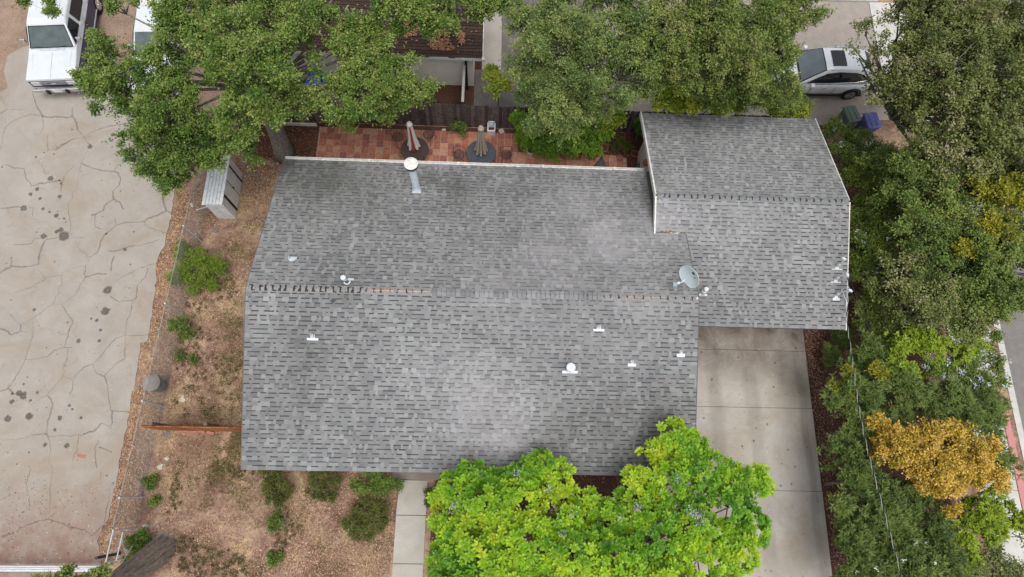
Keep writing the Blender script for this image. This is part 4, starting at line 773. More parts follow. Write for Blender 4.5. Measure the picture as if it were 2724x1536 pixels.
plant('dark_shrub','olive brown shrub at the extreme lower right corner','shrub','sparse',[(2620,1480,2.6,.65),(2690,1510,2.6,.6),(2580,1530,2.5,.55),(2700,1420,2.4,.4),(2660,1560,2.5,.6)],seed=21,trunk_r=.06)
plant('fern_plant','dark green spiky plant in the mulch below the garage eave','plant','olean',[(2222,915,.9,.3),(2240,890,1.0,.25),(2205,950,.7,.2)],seed=22,trunk_r=.03,dens=1.3)
plant('citrus_tree','yellowish citrus tree behind the fence left of the garage roof',T,'citrus',[(1790,235,3.6,.5),(1755,258,3.2,.42),(1835,262,3.5,.48),(1830,215,3.7,.4),(1800,275,3.0,.3),(1720,240,3.0,.22)],seed=23,trunk_r=.05,dens=1.1)
plant('citrus_tree','small yellow green citrus by the neighbour walk',T,'citrus',[(1320,205,2.6,.25),(1328,245,2.6,.36),(1305,190,2.6,.16),(1345,222,2.6,.22)],seed=24,trunk_r=.04)
plant('citrus_tree','green citrus foliage just behind the garage back eave',T,'citrus',[(1900,285,2.4,.34),(1940,285,2.4,.3),(2060,292,2.2,.3),(2120,295,2.2,.42)],seed=25,trunk_r=.04)
plant('privet_hedge','dense green hedge right behind the garage back eave','hedge','plum',[(1860,258,3,.55),(1910,252,3.2,.7),(1975,256,3.2,.7),(2040,262,3,.6),(1880,230,3.6,.6),(1950,225,3.6,.6),(2095,276,2.6,.45),(1800,280,2.6,.35)],seed=47,trunk_r=.05)
plant('leafy_shrub','bright leafy plants in pots at the left of the patio bed','shrub','bed',[(1400,350,1.2,.42),(1440,380,1.1,.42),(1470,395,.8,.3),(1415,390,.8,.25),(1385,315,1.4,.22)],seed=26,trunk_r=.03)
plant('leafy_shrub','leafy green citrus shrubs in the middle of the patio bed','shrub','bed',[(1540,375,1.2,.42),(1575,390,.9,.34),(1510,385,1.0,.34),(1595,345,1.5,.4),(1500,355,1.1,.25)],seed=27,trunk_r=.03)
plant('leafy_shrub','yellowing citrus shrub at the right end of the patio bed','shrub','citrus',[(1620,325,1.7,.36),(1640,308,1.8,.22),(1605,300,2.0,.25),(1655,320,1.5,.1)],seed=28,trunk_r=.03)
plant('leafy_shrub','small green sprig against the garage rake','shrub','bed',[(1705,345,1.2,.16),(1702,330,1.3,.12)],seed=29,trunk_r=.02)
plant('aloe_plant','dusty spiky plants beside the terracotta pot','plant','olive',[(1645,385,.4,.22),(1665,392,.3,.2),(1575,405,.3,.2)],seed=30,trunk_r=.02)
plant('leafy_shrub','round bright green shrub between the two patio umbrellas','shrub','weed',[(1214,345,.4,.27),(1220,335,.55,.16)],seed=31,trunk_r=.02)
plant('juniper_shrub','yellow green juniper on the dry strip beside the chain-link fence','shrub','juniper',[(520,715,.75,.5),(490,735,.6,.45),(550,695,.6,.42),(540,760,.4,.34),(500,670,.8,.35),(475,720,.6,.3),(570,720,.5,.3)],seed=32,trunk_r=.04)
plant('sapling','small green sapling leaning on the chain-link fence','shrub','weed',[(485,870,.7,.25),(470,862,.8,.2),(498,890,.5,.16)],base=tuple(P(492,930,0)),seed=33,trunk_r=.02)
plant('weed_clump','tiny green weed below the sapling','weed','weed',[(483,945,.1,.13),(515,955,.08,.12)],seed=34,trunk_r=.01)
plant('weed_clump','dark green weed on the fence line above the tree trunk','weed','weed',[(398,1286,.15,.2),(405,1280,.2,.14)],seed=35,trunk_r=.01)
plant('weed_clump','bright green weed below the dark green weed','weed','weed',[(413,1328,.12,.15)],seed=36,trunk_r=.01)
plant('ivy_clump','leafy green sprouts against the base of the tree trunk','weed','weed',[(370,1445,.3,.28),(352,1475,.3,.26),(388,1425,.2,.16)],seed=37,trunk_r=.015)
plant('boxwood_shrub','olive shrub under the front eave nearest the corner','shrub','olive',[(728,1270,.8,.34),(735,1300,.7,.36),(742,1325,.5,.25),(715,1262,.8,.26)],seed=38,trunk_r=.03)
plant('boxwood_shrub','half-bare shrub with grey branches under the front eave','shrub','olive',[(845,1270,.7,.3),(835,1305,.5,.26),(870,1310,.5,.26),(880,1275,.6,.24)],seed=39,trunk_r=.05,dens=.6,bark='bark_grey')
plant('leafy_shrub','fresh green shrub left of the porch step','shrub','weed',[(975,1270,.8,.38),(1015,1280,.8,.36),(1045,1300,.6,.24),(960,1295,.6,.28),(1010,1305,.6,.26)],seed=40,trunk_r=.03)
plant('boxwood_shrub','olive rounded shrub beside the front path','shrub','olive',[(970,1360,.6,.4),(1000,1385,.5,.38),(950,1385,.5,.36),(975,1410,.4,.32),(1005,1350,.5,.26)],seed=41,trunk_r=.04)
plant('weed_clump','small green bush alone in the front yard','weed','weed',[(729,1395,.25,.2),(735,1380,.25,.14)],seed=42,trunk_r=.015)
plant('weed_clump','low bright weed near the bottom of the front yard','weed','weed',[(735,1490,.15,.18),(725,1482,.1,.14)],seed=43,trunk_r=.012)
plant('weed_clump','low green plants edging the path under the bright tree','weed','olive',[(1142,1330,.3,.18),(1148,1310,.3,.14)],seed=44,trunk_r=.012)
plant('oak_tree','sprays of oak leaves hanging over the roof of the old SUV',T,'oak',[(128,8,4.5,.2),(140,35,4.4,.16),(60,-6,4.5,.22),(165,18,4.4,.1),(90,-30,4.6,.3)],base=(-13.5,16.5,0),trunk_r=.03,seed=46)
# leaves over the gate
plant('oak_tree','leafy branch end hanging over the white gate',T,'dark',[(235,1530,4.2,.22),(270,1535,4.2,.2),(180,1545,4.4,.25),(120,1560,4.5,.3)],base=(-4.2,-12.5,0),trunk_r=.06,seed=45)
# bright large-leaved tree in front
def rosette_tree():
    rng=np.random.default_rng(5); blobs=[(1210,1300,3.6,.5),(1260,1270,3.6,.55),(1210,1400,3.8,.7),(1290,1350,4.0,.8),(1400,1270,3.7,.5),(1440,1240,3.6,.45),(1500,1250,3.5,.35),(1390,1340,4.0,.75),(1480,1380,4.2,.8),(1490,1305,3.8,.5),(1330,1290,3.7,.5),(1260,1450,4.2,.9),(1380,1450,4.4,.9),(1520,1470,4.4,.9),(1580,1350,3.8,.5),(1620,1400,4.1,.7),(1700,1330,4.0,.65),(1720,1250,3.9,.6),(1790,1160,4.0,.5),(1760,1200,3.8,.45),(1830,1190,4.0,.55),(1880,1250,4.1,.65),(1800,1290,4.2,.75),(1950,1270,4.0,.55),(2020,1280,3.9,.45),(1940,1350,4.2,.75),(1850,1390,4.4,.85),(1740,1420,4.4,.85),(1640,1490,4.5,.9),(1990,1400,4.1,.6),(1960,1470,4.2,.6),(1860,1490,4.4,.8),(1195,1490,4.0,.65),(1165,1330,3.4,.28),(1230,1560,4.2,.8),(1330,1550,4.4,.9),(1480,1570,4.4,.9),(1630,1580,4.5,.9),(1780,1560,4.5,.9),(1920,1560,4.2,.6),(1680,1260,3.8,.3)]
    B=[(np.array(P(x,y,z)),r) for x,y,z,r in blobs]; base=np.array([10.3,-8.4,0.0])
    root=empty('magnolia_tree',base,'bright lime green large-leaved tree with lilac flowers in front of the house',T)
    CL=[];OUT=[];LO=[]
    for c,r in B:
        n=int(140*r*r)+5; d=unit(rng.normal(size=(n,3))); d[:,2]=np.where(rng.random(n)<.9,np.abs(d[:,2]),d[:,2]); rr=r*(.6+.45*rng.random(n)**.6); CL.append(c+d*rr[:,None]*[1,1,.8]); OUT.append(d)
    CL=np.concatenate(CL); OUT=np.concatenate(OUT); keep=v3noise(CL,1.0,4)>.26; CL=CL[keep]; OUT=OUT[keep]; n=len(CL)
    Cs=[];Ds=[];Ns=[];Ls=[];Ws=[];Co=[]
    pal=np.array([(.07,.20,.02),(.13,.31,.022),(.23,.43,.025),(.33,.52,.03),(.41,.54,.035)])
    cb=v3noise(CL,.7,8)
    for i in range(n):
        up=unit((OUT[i]*.7+np.array([0,0,1.0])+rng.normal(0,.25,3))[None])[0]; a0=rng.random()*6.28; u=np.cross(up,[.3,.8,.1]); u/=np.linalg.norm(u); v=np.cross(up,u)
        base_c=pal[int(np.clip(cb[i]*1.3-.1+rng.normal(0,.12),0,.999)*len(pal))]*rng.uniform(.85,1.15)
        for ring,(cnt,el,sc) in enumerate(((7,.18,1.0),(6,.62,.85),(4,1.1,.6))):
            for k in range(cnt):
                a=a0+ring*.5+2*math.pi*k/cnt+rng.normal(0,.15); e=el+rng.normal(0,.14); h=math.cos(a)*u+math.sin(a)*v
                d=h*math.cos(e)+up*math.sin(e); nn=-h*math.sin(e)+up*math.cos(e)
                Cs.append(CL[i]+d*.02); Ds.append(d); Ns.append(nn); Ls.append(.155*sc*rng.uniform(.8,1.2)); Ws.append(.078*sc*rng.uniform(.85,1.15)); Co.append(base_c*rng.uniform(.85,1.15)*np.array([1+.1*ring,1+.05*ring,1]))
    leaves_mesh('crown',np.array(Cs),np.array(Ds),np.array(Ns),np.array(Ls),np.array(Ws),np.array(Co),M['leaf_glossy'],root,shape=6)
    trunks=[np.array([10.3,-8.4,0]),np.array([8.4,-8.2,0]),np.array([12.6,-7.9,0])]; TBS=[MB() for _ in trunks]
    for t,tb in zip(trunks,TBS): tb.tube([t-[0,0,.03],t+[.05,.05,1.0],t+[.0,.1,2.1]],[.13,.1,.09],10)
    for c,r in B:
        ti=min(range(3),key=lambda q:np.linalg.norm(trunks[q][:2]-c[:2])); t=trunks[ti]+[.0,.1,2.0]; TBS[ti].tube([t,t*.45+c*.55-[0,0,.15],c],[.06,.035,.02],7)
    for i in range(n):
        if i%4==0:
            j=int(np.argmin([np.linalg.norm(CL[i]-b[0]) for b in B])); c=B[j][0]; ti=min(range(3),key=lambda q:np.linalg.norm(trunks[q][:2]-c[:2])); TBS[ti].tube([c-[0,0,.15],c*.4+CL[i]*.6-[0,0,.06],CL[i]],[.018,.012,.009],5)
    for tb in TBS: tb.build('trunk',M['bark_grey'],root,smooth=True)
    fl=[(1374,1258),(1475,1355),(1521,1365),(1494,1420),(1650,1375),(1694,1352),(1832,1360),(1845,1374),(1856,1366),(2003,1335),(1800,1275),(1838,1133),(1205,1357),(1212,1345),(1458,1302),(1693,1350),(1860,1390)]
    Cs=[];Ds=[]
    for x,y in fl:
        # sit on the crown top below this pixel
        best=None
        for z in np.arange(5.6,2.6,-.06):
            p=np.array(P(x,y,z))
            if np.min(np.linalg.norm(CL-p,axis=1))<.24: best=p; break
        if best is None: best=np.array(P(x,y,4.0))
        for k in range(26):
            d=rng.normal(size=3); d[2]=abs(d[2]); d/=np.linalg.norm(d); Cs.append(best+d*.07+rng.normal(0,.035,3)+[0,0,.06]); Ds.append(d)
    Cs=np.array(Cs);Ds=np.array(Ds); tag(leaves_mesh('flowers',Cs,Ds,unit(rng.normal(size=Cs.shape)+[0,0,.5]),.045*np.ones(len(Cs)),.034*np.ones(len(Cs)),np.array([.52,.49,.64])*rng.uniform(.7,1.2,(len(Cs),1)),M['leaf'],root),kind='stuff')
rosette_tree()
# big trunk at the lower left
o=empty('tree_trunk',P(430,1462,0),'thick furrowed grey brown tree trunk leaning out at the bottom edge',T)
mb=MB(); pts=catmull([P(436,1458,-.1),P(424,1468,.25),P(395,1492,.9),P(345,1530,1.9),P(280,1585,3.2),P(200,1650,4.6)],8)
V=[];n=90
prev=None
for i,p in enumerate(pts):
    t=pts[min(i+1,len(pts)-1)]-pts[max(0,i-1)]; t/=np.linalg.norm(t); u=np.cross(t,[0,0,1.0]) if prev is None else prev-t*np.dot(prev,t); u/=np.linalg.norm(u); prev=u; q=np.cross(t,u); r=.44-.06*i/len(pts)+(.10*max(0,1-i/5))
    for j in range(n):
        a=2*math.pi*j/n; rr=r*(1+.045*math.sin(a*14+1.3*math.sin(i*.30))+.035*math.sin(a*23-i*.22+math.sin(a*3+i*.2))+random.uniform(-.02,.02)); V.append(p+rr*(math.cos(a)*u+math.sin(a)*q))
mb.mesh(V,[(i*n+j,i*n+(j+1)%n,(i+1)*n+(j+1)%n,(i+1)*n+j) for i in range(len(pts)-1) for j in range(n)]); mb.build('bark',pmat('furrowed_bark',(.34,.295,.255),(.235,.2,.17),5,.95,.05,c3=(.12,.1,.085),scale3=16),o,smooth=False)
# ---------------------------------------------------------------- chain-link fence
FX=lambda y:-3.80-.045*(3.2-y)
yt,yb=6.3,-7.35; FH=1.5
cf=empty('chain_link_fence',(FX(0),0,0),'galvanized chain-link fence between the concrete drive and the dry side yard','fence')
py=[6.0,3.2,.18,-3.3,-6.45]
for y in py:
    mb=MB(); mb.tube([(FX(y),y,-.05),(FX(y),y,FH+.03)],.03,10); p=mb.build('post',M['galv'],cf)
    mb=MB(); mb.lathe((FX(y),y,FH+.03),[(.034,0),(.034,.02),(.015,.045)],10); mb.build('cap',M['white_metal'],p)
mb=MB(); mb.tube([(FX(y),y,FH) for y in (yt,3.2,.18,-3.3,-6.45,yb)],.012,6); mb.build('top_rail',pmat('old_rail',(.34,.34,.335),(.25,.25,.245),6,.6,.4),cf)
mb=MB(); st=.062; H=FH-.04
y=yb-H
while y<yt:
    for sg in(0,1):
        a,b=(y,y+H); pa,pb=((a,.03),(b,.03+H)) if sg==0 else ((a,.03+H),(b,.03))
        # clip to the fence length
        def lerp(t): return pa[0]+(pb[0]-pa[0])*t, pa[1]+(pb[1]-pa[1])*t
        t0=max(0,(yb-a)/(b-a)); t1=min(1,(yt-a)/(b-a))
        if t1>t0:
            q0=lerp(t0);q1=lerp(t1); n=4; pts=[]
            for k in range(n+1):
                yy=q0[0]+(q1[0]-q0[0])*k/n; zz_=q0[1]+(q1[1]-q0[1])*k/n; pts.append((FX(yy)+.02*math.sin(yy*1.7)*math.sin(zz_*3),yy,zz_))
            mb.tube(pts,.0027,3,cap=False)
    y+=st
tag(mb.build('wire_mesh',pmat('old_wire',(.25,.245,.24),(.17,.165,.16),6,.6,.4),cf),kind='stuff')
# walk gate with double bar at the lower end
g=empty('chain_link_gate',(FX(-7.6),-7.8,0),'narrow galvanized walk gate with double top bar at the fence end','gate')
for k,dx in enumerate((0,.16)):
    mb=MB(); mb.tube([(FX(-7.4)+dx,-7.45-.1*k,1.45-.3*k),(FX(-8.3)+dx,-8.4,1.45-.3*k)],.022,8); mb.build('rail',M['galv'],g)
for yy in(-7.45,-8.4):
    mb=MB(); mb.tube([(FX(yy),yy,.02),(FX(yy),yy,1.47)],.026,8); mb.build('post',M['galv'],g)
mb=MB(); mb.tube([(FX(-7.4)+.16,-7.55,.05),(FX(-7.4)+.16,-7.55,1.15)],.02,8); mb.build('post',M['galv'],g)
# leaning stake with green base
a=np.array(P(373,1420,.05)); b=np.array(P(315,1512,1.3)); o=empty('garden_rake',a,'long pale pole with a green end leaning toward the gate','garden tool')
mb=MB(); mb.tube([a,b],.016,8); mb.build('handle',pmat('pale_pole',(.6,.58,.54)),o)
mb=MB(); mb.box(a[0]-.09,a[0]+.09,a[1]-.06,a[1]+.06,.0,.1); mb.build('head',pmat('green_plastic',(.04,.3,.12)),o,bevel=.02)
# white pipe gate
g=empty('pipe_gate',(-7,-8.68,0),'white steel pipe gate across the drive at the bottom edge','gate')
for k,z in enumerate((.35,.85,1.35)):
    mb=MB(); mb.tube([(-11.5,-8.72,z),(-4.92+.16*k,-8.67,z)],.035,10); mb.build('rail',M['white_metal'],g)
mb=MB(); mb.tube([(-4.88,-8.67,0),(-4.88,-8.67,1.4)],.045,10); mb.build('end_post',M['white_metal'],g)
mb=MB(); mb.tube([(-4.7,-8.3,0),(-4.7,-8.3,1.35)],.05,10); o=mb.build('gate_post',M['black_metal']); tag(o,'short dark metal gate post beside the white pipe gate','post')
# crumpled metal scrap
rr=random.Random(3); c=P(338,1455,.1); mb=MB()
for k in range(9):
    a=np.array([c[0]+rr.uniform(-.2,.2),c[1]+rr.uniform(-.18,.18),.03]); mb.tube([a,a+[rr.uniform(-.2,.2),rr.uniform(-.1,.1),rr.uniform(.1,.3)],a+[rr.uniform(-.25,.25),rr.uniform(-.2,.2),rr.uniform(.05,.25)]],.012,5)
tag(mb.build('wire_scrap',M['galv']),'tangle of bluish metal wire beside the leaning pole','scrap')
# ---------------------------------------------------------------- redwood side fence
wf=empty('redwood_fence',(-1.7,-4.15,0),'reddish orange board fence from the house corner to the chain-link fence','fence')
M['redwood']=[pmat('redwood%d'%k,c,tuple(x*.7 for x in c),10,.8,.1) for k,c in enumerate(((.36,.13,.055),(.42,.17,.07),(.30,.10,.05),(.45,.2,.09)))]
x=-3.98
while x<.3:
    mb=MB(); h=1.68+random.uniform(-.01,.01); mb.box(x,x+.135,-4.17,-4.148,.04,h); mb.build('board',random.choice(M['redwood']),wf); x+=.142
for z in(.35,1.4):
    mb=MB(); mb.box(-3.98,.4,-4.145,-4.1,z,z+.09); mb.build('rail',M['redwood'][2],wf)
for xx in(-3.6,-1.8,.2):
    mb=MB(); mb.box(xx,xx+.09,-4.1,-4.01,0,1.76); mb.build('post',M['bark'],wf)
for k,(x,y,rz_) in enumerate(((488,1147,.02),(512,1148,.0),(538,1148,-.03),(558,1152,-.15))):
    c=P(x,y,.05); mb=MB(); L=.17 if k!=1 else .17; mb.box(-L,L,-.05,.05,0,.09); o=mb.build('brick',M['brick'],bevel=.006); o.location=(c[0],c[1],.005); o.rotation_euler[2]=rz_
    tag(o,('leftmost pink brick in the row at the foot of the redwood fence','second pink brick from the left by the redwood fence','third pink brick from the left by the redwood fence','crooked rightmost pink brick by the redwood fence')[k],'brick','bricks by the redwood fence')
c=P(216,1212,.03); mb=MB(); mb.prism([(c[0]-.17,c[1]+.06),(c[0]-.1,c[1]-.05),(c[0]+.14,c[1]-.1),(c[0]+.17,c[1]-.02),(c[0]+.13,c[1]+.02),(c[0]+.05,c[1]+.01)],.031,.05); tag(mb.build('brick_patch',M['brick']),'flat broken brick set into the cracked drive','brick')
# trash can (grey round) behind the mesh
c=P(428,1027,0); o=empty('trash_can',c,'old grey round metal can with lid beside the chain-link fence','trash can')
mb=MB(); pr=[(.24,0)]+[(.245+.004*(k%2)+.004*k,.06*k) for k in range(1,12)]+[(.29,.7)]; mb.lathe(c,pr,26); mb.build('can',pmat('dull_metal',(.2,.185,.17),(.14,.13,.12),8,.7),o,smooth=True)
mb=MB(); mb.lathe((c[0],c[1],.7),[(.3,-.03),(.305,.01),(.2,.05),(.05,.065),(.01,.066)],26); mb.build('lid',pmat('dull_lid',(.27,.25,.235),(.22,.2,.19),8,.7),o)
# rocks
def rock(px,py,r,label,mat='rock',sq=.6,seed=0):
    rg=np.random.default_rng(seed); c=P(px,py,0); mb=MB(); V=[];n=10
    for i in range(6):
        ph=math.pi*i/5
        for j in range(n):
            a=2*math.pi*j/n; q=r*(1+.22*math.sin(3*a+seed+i)+.12*rg.normal()); V.append((c[0]+q*math.sin(ph)*math.cos(a),c[1]+q*math.sin(ph)*math.sin(a),r*sq*(.6+math.cos(ph))*.8))
    mb.mesh(V,[(i*n+j,(i+1)*n+j,(i+1)*n+(j+1)%n,i*n+(j+1)%n) for i in range(5) for j in range(n)]); tag(mb.build('rock',M[mat],smooth=False),label,'rock')
M['rock_pale']=pmat('pale_rock',(.56,.53,.44),(.44,.41,.34),9,.9,.1,bmp=.5); M['rock_pink']=pmat('pink_rock',(.36,.25,.21),(.28,.19,.16),9,.9,.1,bmp=.5); M['rock_grey']=pmat('grey_rock',(.22,.2,.18),(.16,.145,.13),9,.9,.1,bmp=.4)
rock(486,1063,.12,'pale cream rock in the dry grass beside the trash can','rock_pale',.5,1)
rock(445,1220,.08,'small cream rock on the soil below the redwood fence','rock_pale',.5,2); rock(427,1242,.1,'pale grey rock near a green weed left of the yard','rock_pale',.5,3)
rock(389,1402,.12,'rounded tan rock above the thick tree trunk','rock',.6,4); rock(370,1288,.14,'flat pink rock left of the dark green weed','rock_pink',.3,5)
rock(367,1310,.1,'small flat pink rock below another pink rock','rock_pink',.3,6); rock(421,1400,.09,'dull brown rock right of the tan rock','rock_pink',.5,7)
rock(446,1156,.13,'grey flat stone at the foot of the redwood fence','rock_grey',.3,8); rock(574,613,.11,'dark grey stone on the dry soil below the shed','rock_grey',.4,9)
rock(1181,347,.09,'round grey stepping stone at the patio edge','rock_pale',.3,10)
c=P(511,547,.0); mb=MB(); mb.prism([(c[0]-.07,c[1]+.08),(c[0],c[1]-.1),(c[0]+.07,c[1]-.07),(c[0]+.01,c[1]+.1)],.01,.03); tag(mb.build('paper_scrap',M['white_trim']),'white scrap lying on the soil beside the shed','scrap')
# ---------------------------------------------------------------- shed
x0,x1,y0,y1,h=-3.28,-2.58,4.2,6.2,1.48
M['shed_white']=pmat('shed_white',(.76,.77,.78),(.64,.65,.66),4,.5,.3,c3=(.5,.49,.47),scale3=9)
sh=empty('storage_shed',(-2.93,5.2,0),'narrow white metal storage shed with black door tracks under the oak','shed')
mb=MB(); mb.mesh([(x0,y0,0),(x1,y0,0),(x1,y1,0),(x0,y1,0),(x0,y0,h-.1),(x1,y0,h),(x1,y1,h),(x0,y1,h-.1)],[(3,2,1,0),(0,1,5,4),(1,2,6,5),(2,3,7,6),(3,0,4,7)]); mb.build('wall',M['shed_white'],sh)
mb=MB(); mb.mesh([(x0-.06,y0-.06,h-.08),(x1+.05,y0-.06,h+.03),(x1+.05,y1+.06,h+.03),(x0-.06,y1+.06,h-.08),(x0-.06,y0-.06,h-.12),(x1+.05,y0-.06,h-.01),(x1+.05,y1+.06,h-.01),(x0-.06,y1+.06,h-.12)],[(0,1,2,3),(7,6,5,4),(0,4,5,1),(1,5,6,2),(2,6,7,3),(3,7,4,0)]); rf=mb.build('roof',M['shed_white'],sh)
for k in range(1,6):
    x=x0-.06+(x1-x0+.11)*k/6; z=h-.08+.11*k/6; mb=MB(); mb.box(x-.012,x+.012,y0-.06,y1+.06,z-.005,z+.022); mb.build('roof_rib',M['galv'],rf)
for k,(ya,yb_) in enumerate(((y0+.42,(y0+y1)/2-.01),((y0+y1)/2+.01,y1-.42))):
    mb=MB(); mb.box(x1+.004,x1+.03,ya,yb_,.05,h-.06); mb.build('door',M['shed_white'],sh)
for ya in(y0+.33,y1-.42):
    mb=MB(); mb.box(x1+.003,x1+.034,ya,ya+.085,.05,h-.04); mb.build('door_track',M['rubber'],sh)
mb=MB(); mb.box(x1+.031,x1+.036,(y0+y1)/2-.012,(y0+y1)/2+.012,.05,h-.05); mb.build('door_gap',M['rubber'],sh)
mb=MB(); mb.box(x1+.03,x1+.06,(y0+y1)/2-.03,(y0+y1)/2+.03,.72,.82); mb.build('handle',M['rubber'],sh)
for k in range(3):
    mb=MB(); mb.box(x1+.003,x1+.016,y0+.06+.085*k,y0+.09+.085*k,.03,h-.03); mb.build('wall_rib',M['shed_white'],sh)
mb=MB(); mb.box(x0+.35,x0+.36,y0-.01,y0-.002,.05,h-.2); mb.build('wall_seam',M['galv'],sh)
mb=MB(); a=np.array([x1+.05,y0-.07,h-.0]); mb.tube([a,a+[-.55,-.05,-.08],a+[-1.0,-.2,-.1]],.012,6); mb.build('bar',M['galv'],sh)
c=P(680,468,.02); mb=MB(); mb.box(c[0]-.22,c[0]+.2,c[1]-.05,c[1]+.05,.0,.07); tag(mb.build('timber_block',M['bark_grey'],bevel=.01),'grey timber block lying right of the shed','timber')
# ---------------------------------------------------------------- weathered back fence
bf=empty('back_fence',(8,8.8,0),'weathered dark grey dog-ear board fence behind the patio','fence')
WO=[pmat('weathered%d'%k,c,tuple(x*.55 for x in c),7,.95,.05,c3=tuple(x*1.7 for x in c),scale3=22) for k,c in enumerate(((.105,.085,.08),(.13,.105,.1),(.085,.068,.066),(.155,.125,.115)))]
BM=[]
for k in range(8):
    mb=MB(); w2=.07; H=1.62+random.uniform(-.03,.03); pl=[(-w2,0),(w2,0),(w2,H-.05),(w2*.55,H),(-w2*.55,H),(-w2,H-.05)]
    V=[(a,-.01,b) for a,b in pl]+[(a,.01,b) for a,b in pl]; mb.mesh(V,[(0,1,2,3,4,5),(11,10,9,8,7,6)]+[(i,6+i,6+(i+1)%6,(i+1)%6) for i in range(6)]); o=mb.build('board',WO[k%4]); BM.append(o.data); bpy.data.objects.remove(o)
x=-2.1
while x<20.6:
    link_copy(random.choice(BM),'board',bf,(x,8.8+random.uniform(-.006,.006),0),(random.uniform(-.012,.012),random.uniform(-.012,.012),0)); x+=.146
for z in(.35,1.25):
    mb=MB(); mb.box(-2.1,20.6,8.82,8.86,z,z+.09); mb.build('rail',WO[2],bf)
# retaining edge stones below the fence: dark plank, white plank left
mb=MB(); mb.box(-2.3,.2,8.55,8.62,.0,.16); tag(mb.build('edging_board',M['white_trim']),'white edging board behind the leaning oak trunk','board')
# ---------------------------------------------------------------- terracotta patio
pt=empty('patio',(6,7,0),kind='structure')
mb=MB(); mb.sheet([(.3,8.55),(8.6,8.55),(8.7,7.5),(13.4,7.55),(13.4,5.1),(.3,5.1)],.009); mb.build('grout',pmat('grout',(.5,.36,.29),(.36,.25,.2),6),pt)
TI=[pmat('tile%d'%k,c,tuple(x*.8 for x in c),5,.85,.15,c3=tuple(x*.5 for x in c),scale3=14) for k,c in enumerate(((.48,.2,.135),(.41,.155,.11),(.52,.25,.17),(.44,.185,.13),(.34,.135,.11),(.54,.29,.2)))]
TM_=[]
for k in range(6):
    mb=MB(); mb.box(-.139,.139,-.139,.139,0,.018); o=mb.build('tile',TI[k],bevel=.006,seg=1); TM_.append(o.data); bpy.data.objects.remove(o)
cnt=0
for i in range(44):
    for j in range(6):
        x=.36+.15+.3*i; y=8.40-.3*j
        if x>13.4: continue
        if x>8.75 and y>7.5: continue
        if y<6.6 and cnt>292: continue
        link_copy(random.choice(TM_),'tile',pt,(x+random.uniform(-.004,.004),y+random.uniform(-.004,.004),.012+random.uniform(-.002,.003)),(random.uniform(-.008,.008),random.uniform(-.008,.008),random.uniform(-.01,.01))); cnt+=1
def table(cx,cy,r,mat,label):
    o=empty('patio_table',(cx,cy,0),label,'table')
    mb=MB(); mb.lathe((cx,cy,.70),[(r*.98,-.02),(r,0),(r*.99,.02),(r*.9,.016),(r*.3,.016),(.03,.016)],40); mb.build('table_top',mat,o)
    mb=MB(); mb.tube([(cx+r*math.cos(a),cy+r*math.sin(a),.71) for a in np.linspace(0,2*math.pi,41)],.016,6); mb.build('rim',M['black_metal'],o)
    for k in range(5):
        mb=MB(); rr_=r*(.25+.15*k); mb.tube([(cx+rr_*math.cos(a),cy+rr_*math.sin(a),.72) for a in np.linspace(0,2*math.pi,33)],.006,5); mb.build('ring',mat,o)
    for k in range(4):
        a=R_(45+90*k); mb=MB(); mb.tube([(cx+.2*math.cos(a),cy+.2*math.sin(a),.69),(cx+.3*math.cos(a),cy+.3*math.sin(a),.35),(cx+.5*math.cos(a),cy+.5*math.sin(a),.03)],.02,8); mb.build('leg',M['black_metal'],o)
def umbrella(cx,cy,z0,z1,rb,rt,fabs,label,lean=(0,0),tilt=0):
    o=empty('closed_umbrella',(cx,cy,0),label,'patio umbrella')
    mb=MB(); mb.tube([(cx,cy,.05),(cx+lean[0],cy+lean[1],z1+.06)],.02,10); mb.build('pole',M['black_metal'] if len(fabs)==1 else M['rust_metal'],o)
    mb=MB(); mb.lathe((cx,cy,.0),[(.2,.01),(.2,.05),(.05,.1),(.03,.14)],16); mb.build('base',M['black_metal'],o)
    n=8
    for k in range(n):
        mb=MB(); a=2*math.pi*k/n; V=[];m_=7
        for zi in range(m_):
            t=zi/(m_-1); z=z0+(z1-z0)*t; R=rb*(1-t)**.85+rt*t; 
            f=1-.25*abs(math.sin(3.0*t)); cxx=cx+lean[0]*z/z1; cyy=cy+lean[1]*z/z1; zz_=z+(.05*math.sin(k*2.1) if zi==0 else 0)
            for da,rm in((-.36,.42),(-.2,.9),(0,1.0),(.2,.9),(.36,.42)): V.append((cxx+R*rm*f*math.cos(a+da),cyy+R*rm*f*math.sin(a+da),zz_))
        F=[(i*5+j,i*5+j+1,(i+1)*5+j+1,(i+1)*5+j) for i in range(m_-1) for j in range(4)]
        mb.mesh(V,F); mb.build('canopy_fold',fabs[k%len(fabs)] if not(len(fabs)==1) else fabs[0],o,smooth=True)
    mb=MB(); mb.lathe((cx+lean[0],cy+lean[1],z1-.14),[(rt*1.5,0),(rt*1.35,.06),(rt*.9,.14),(.03,.2),(.012,.24)],14); mb.build('vent_cap',fabs[0],o,smooth=True)
T1=P(1103,398,.72); T2=P(1280,408,.72)
table(T1[0],T1[1],.56,M['rust_metal'],'brown round patio table under the striped umbrella')
M['mesh_top']=pmat('blue_black_mesh',(.05,.056,.075),(.085,.09,.115),40,.6,.3)
table(T2[0],T2[1],.60,M['mesh_top'],'black mesh round patio table under the beige umbrella')
umbrella(T1[0],T1[1],1.0,2.7,.27,.085,[M['white_fabric'],M['white_fabric'],M['red_fabric'],M['white_fabric']],'closed red and white striped patio umbrella')
umbrella(T2[0],T2[1],.95,2.7,.29,.09,[M['beige_fabric']],'closed beige patio umbrella with a blue tip')
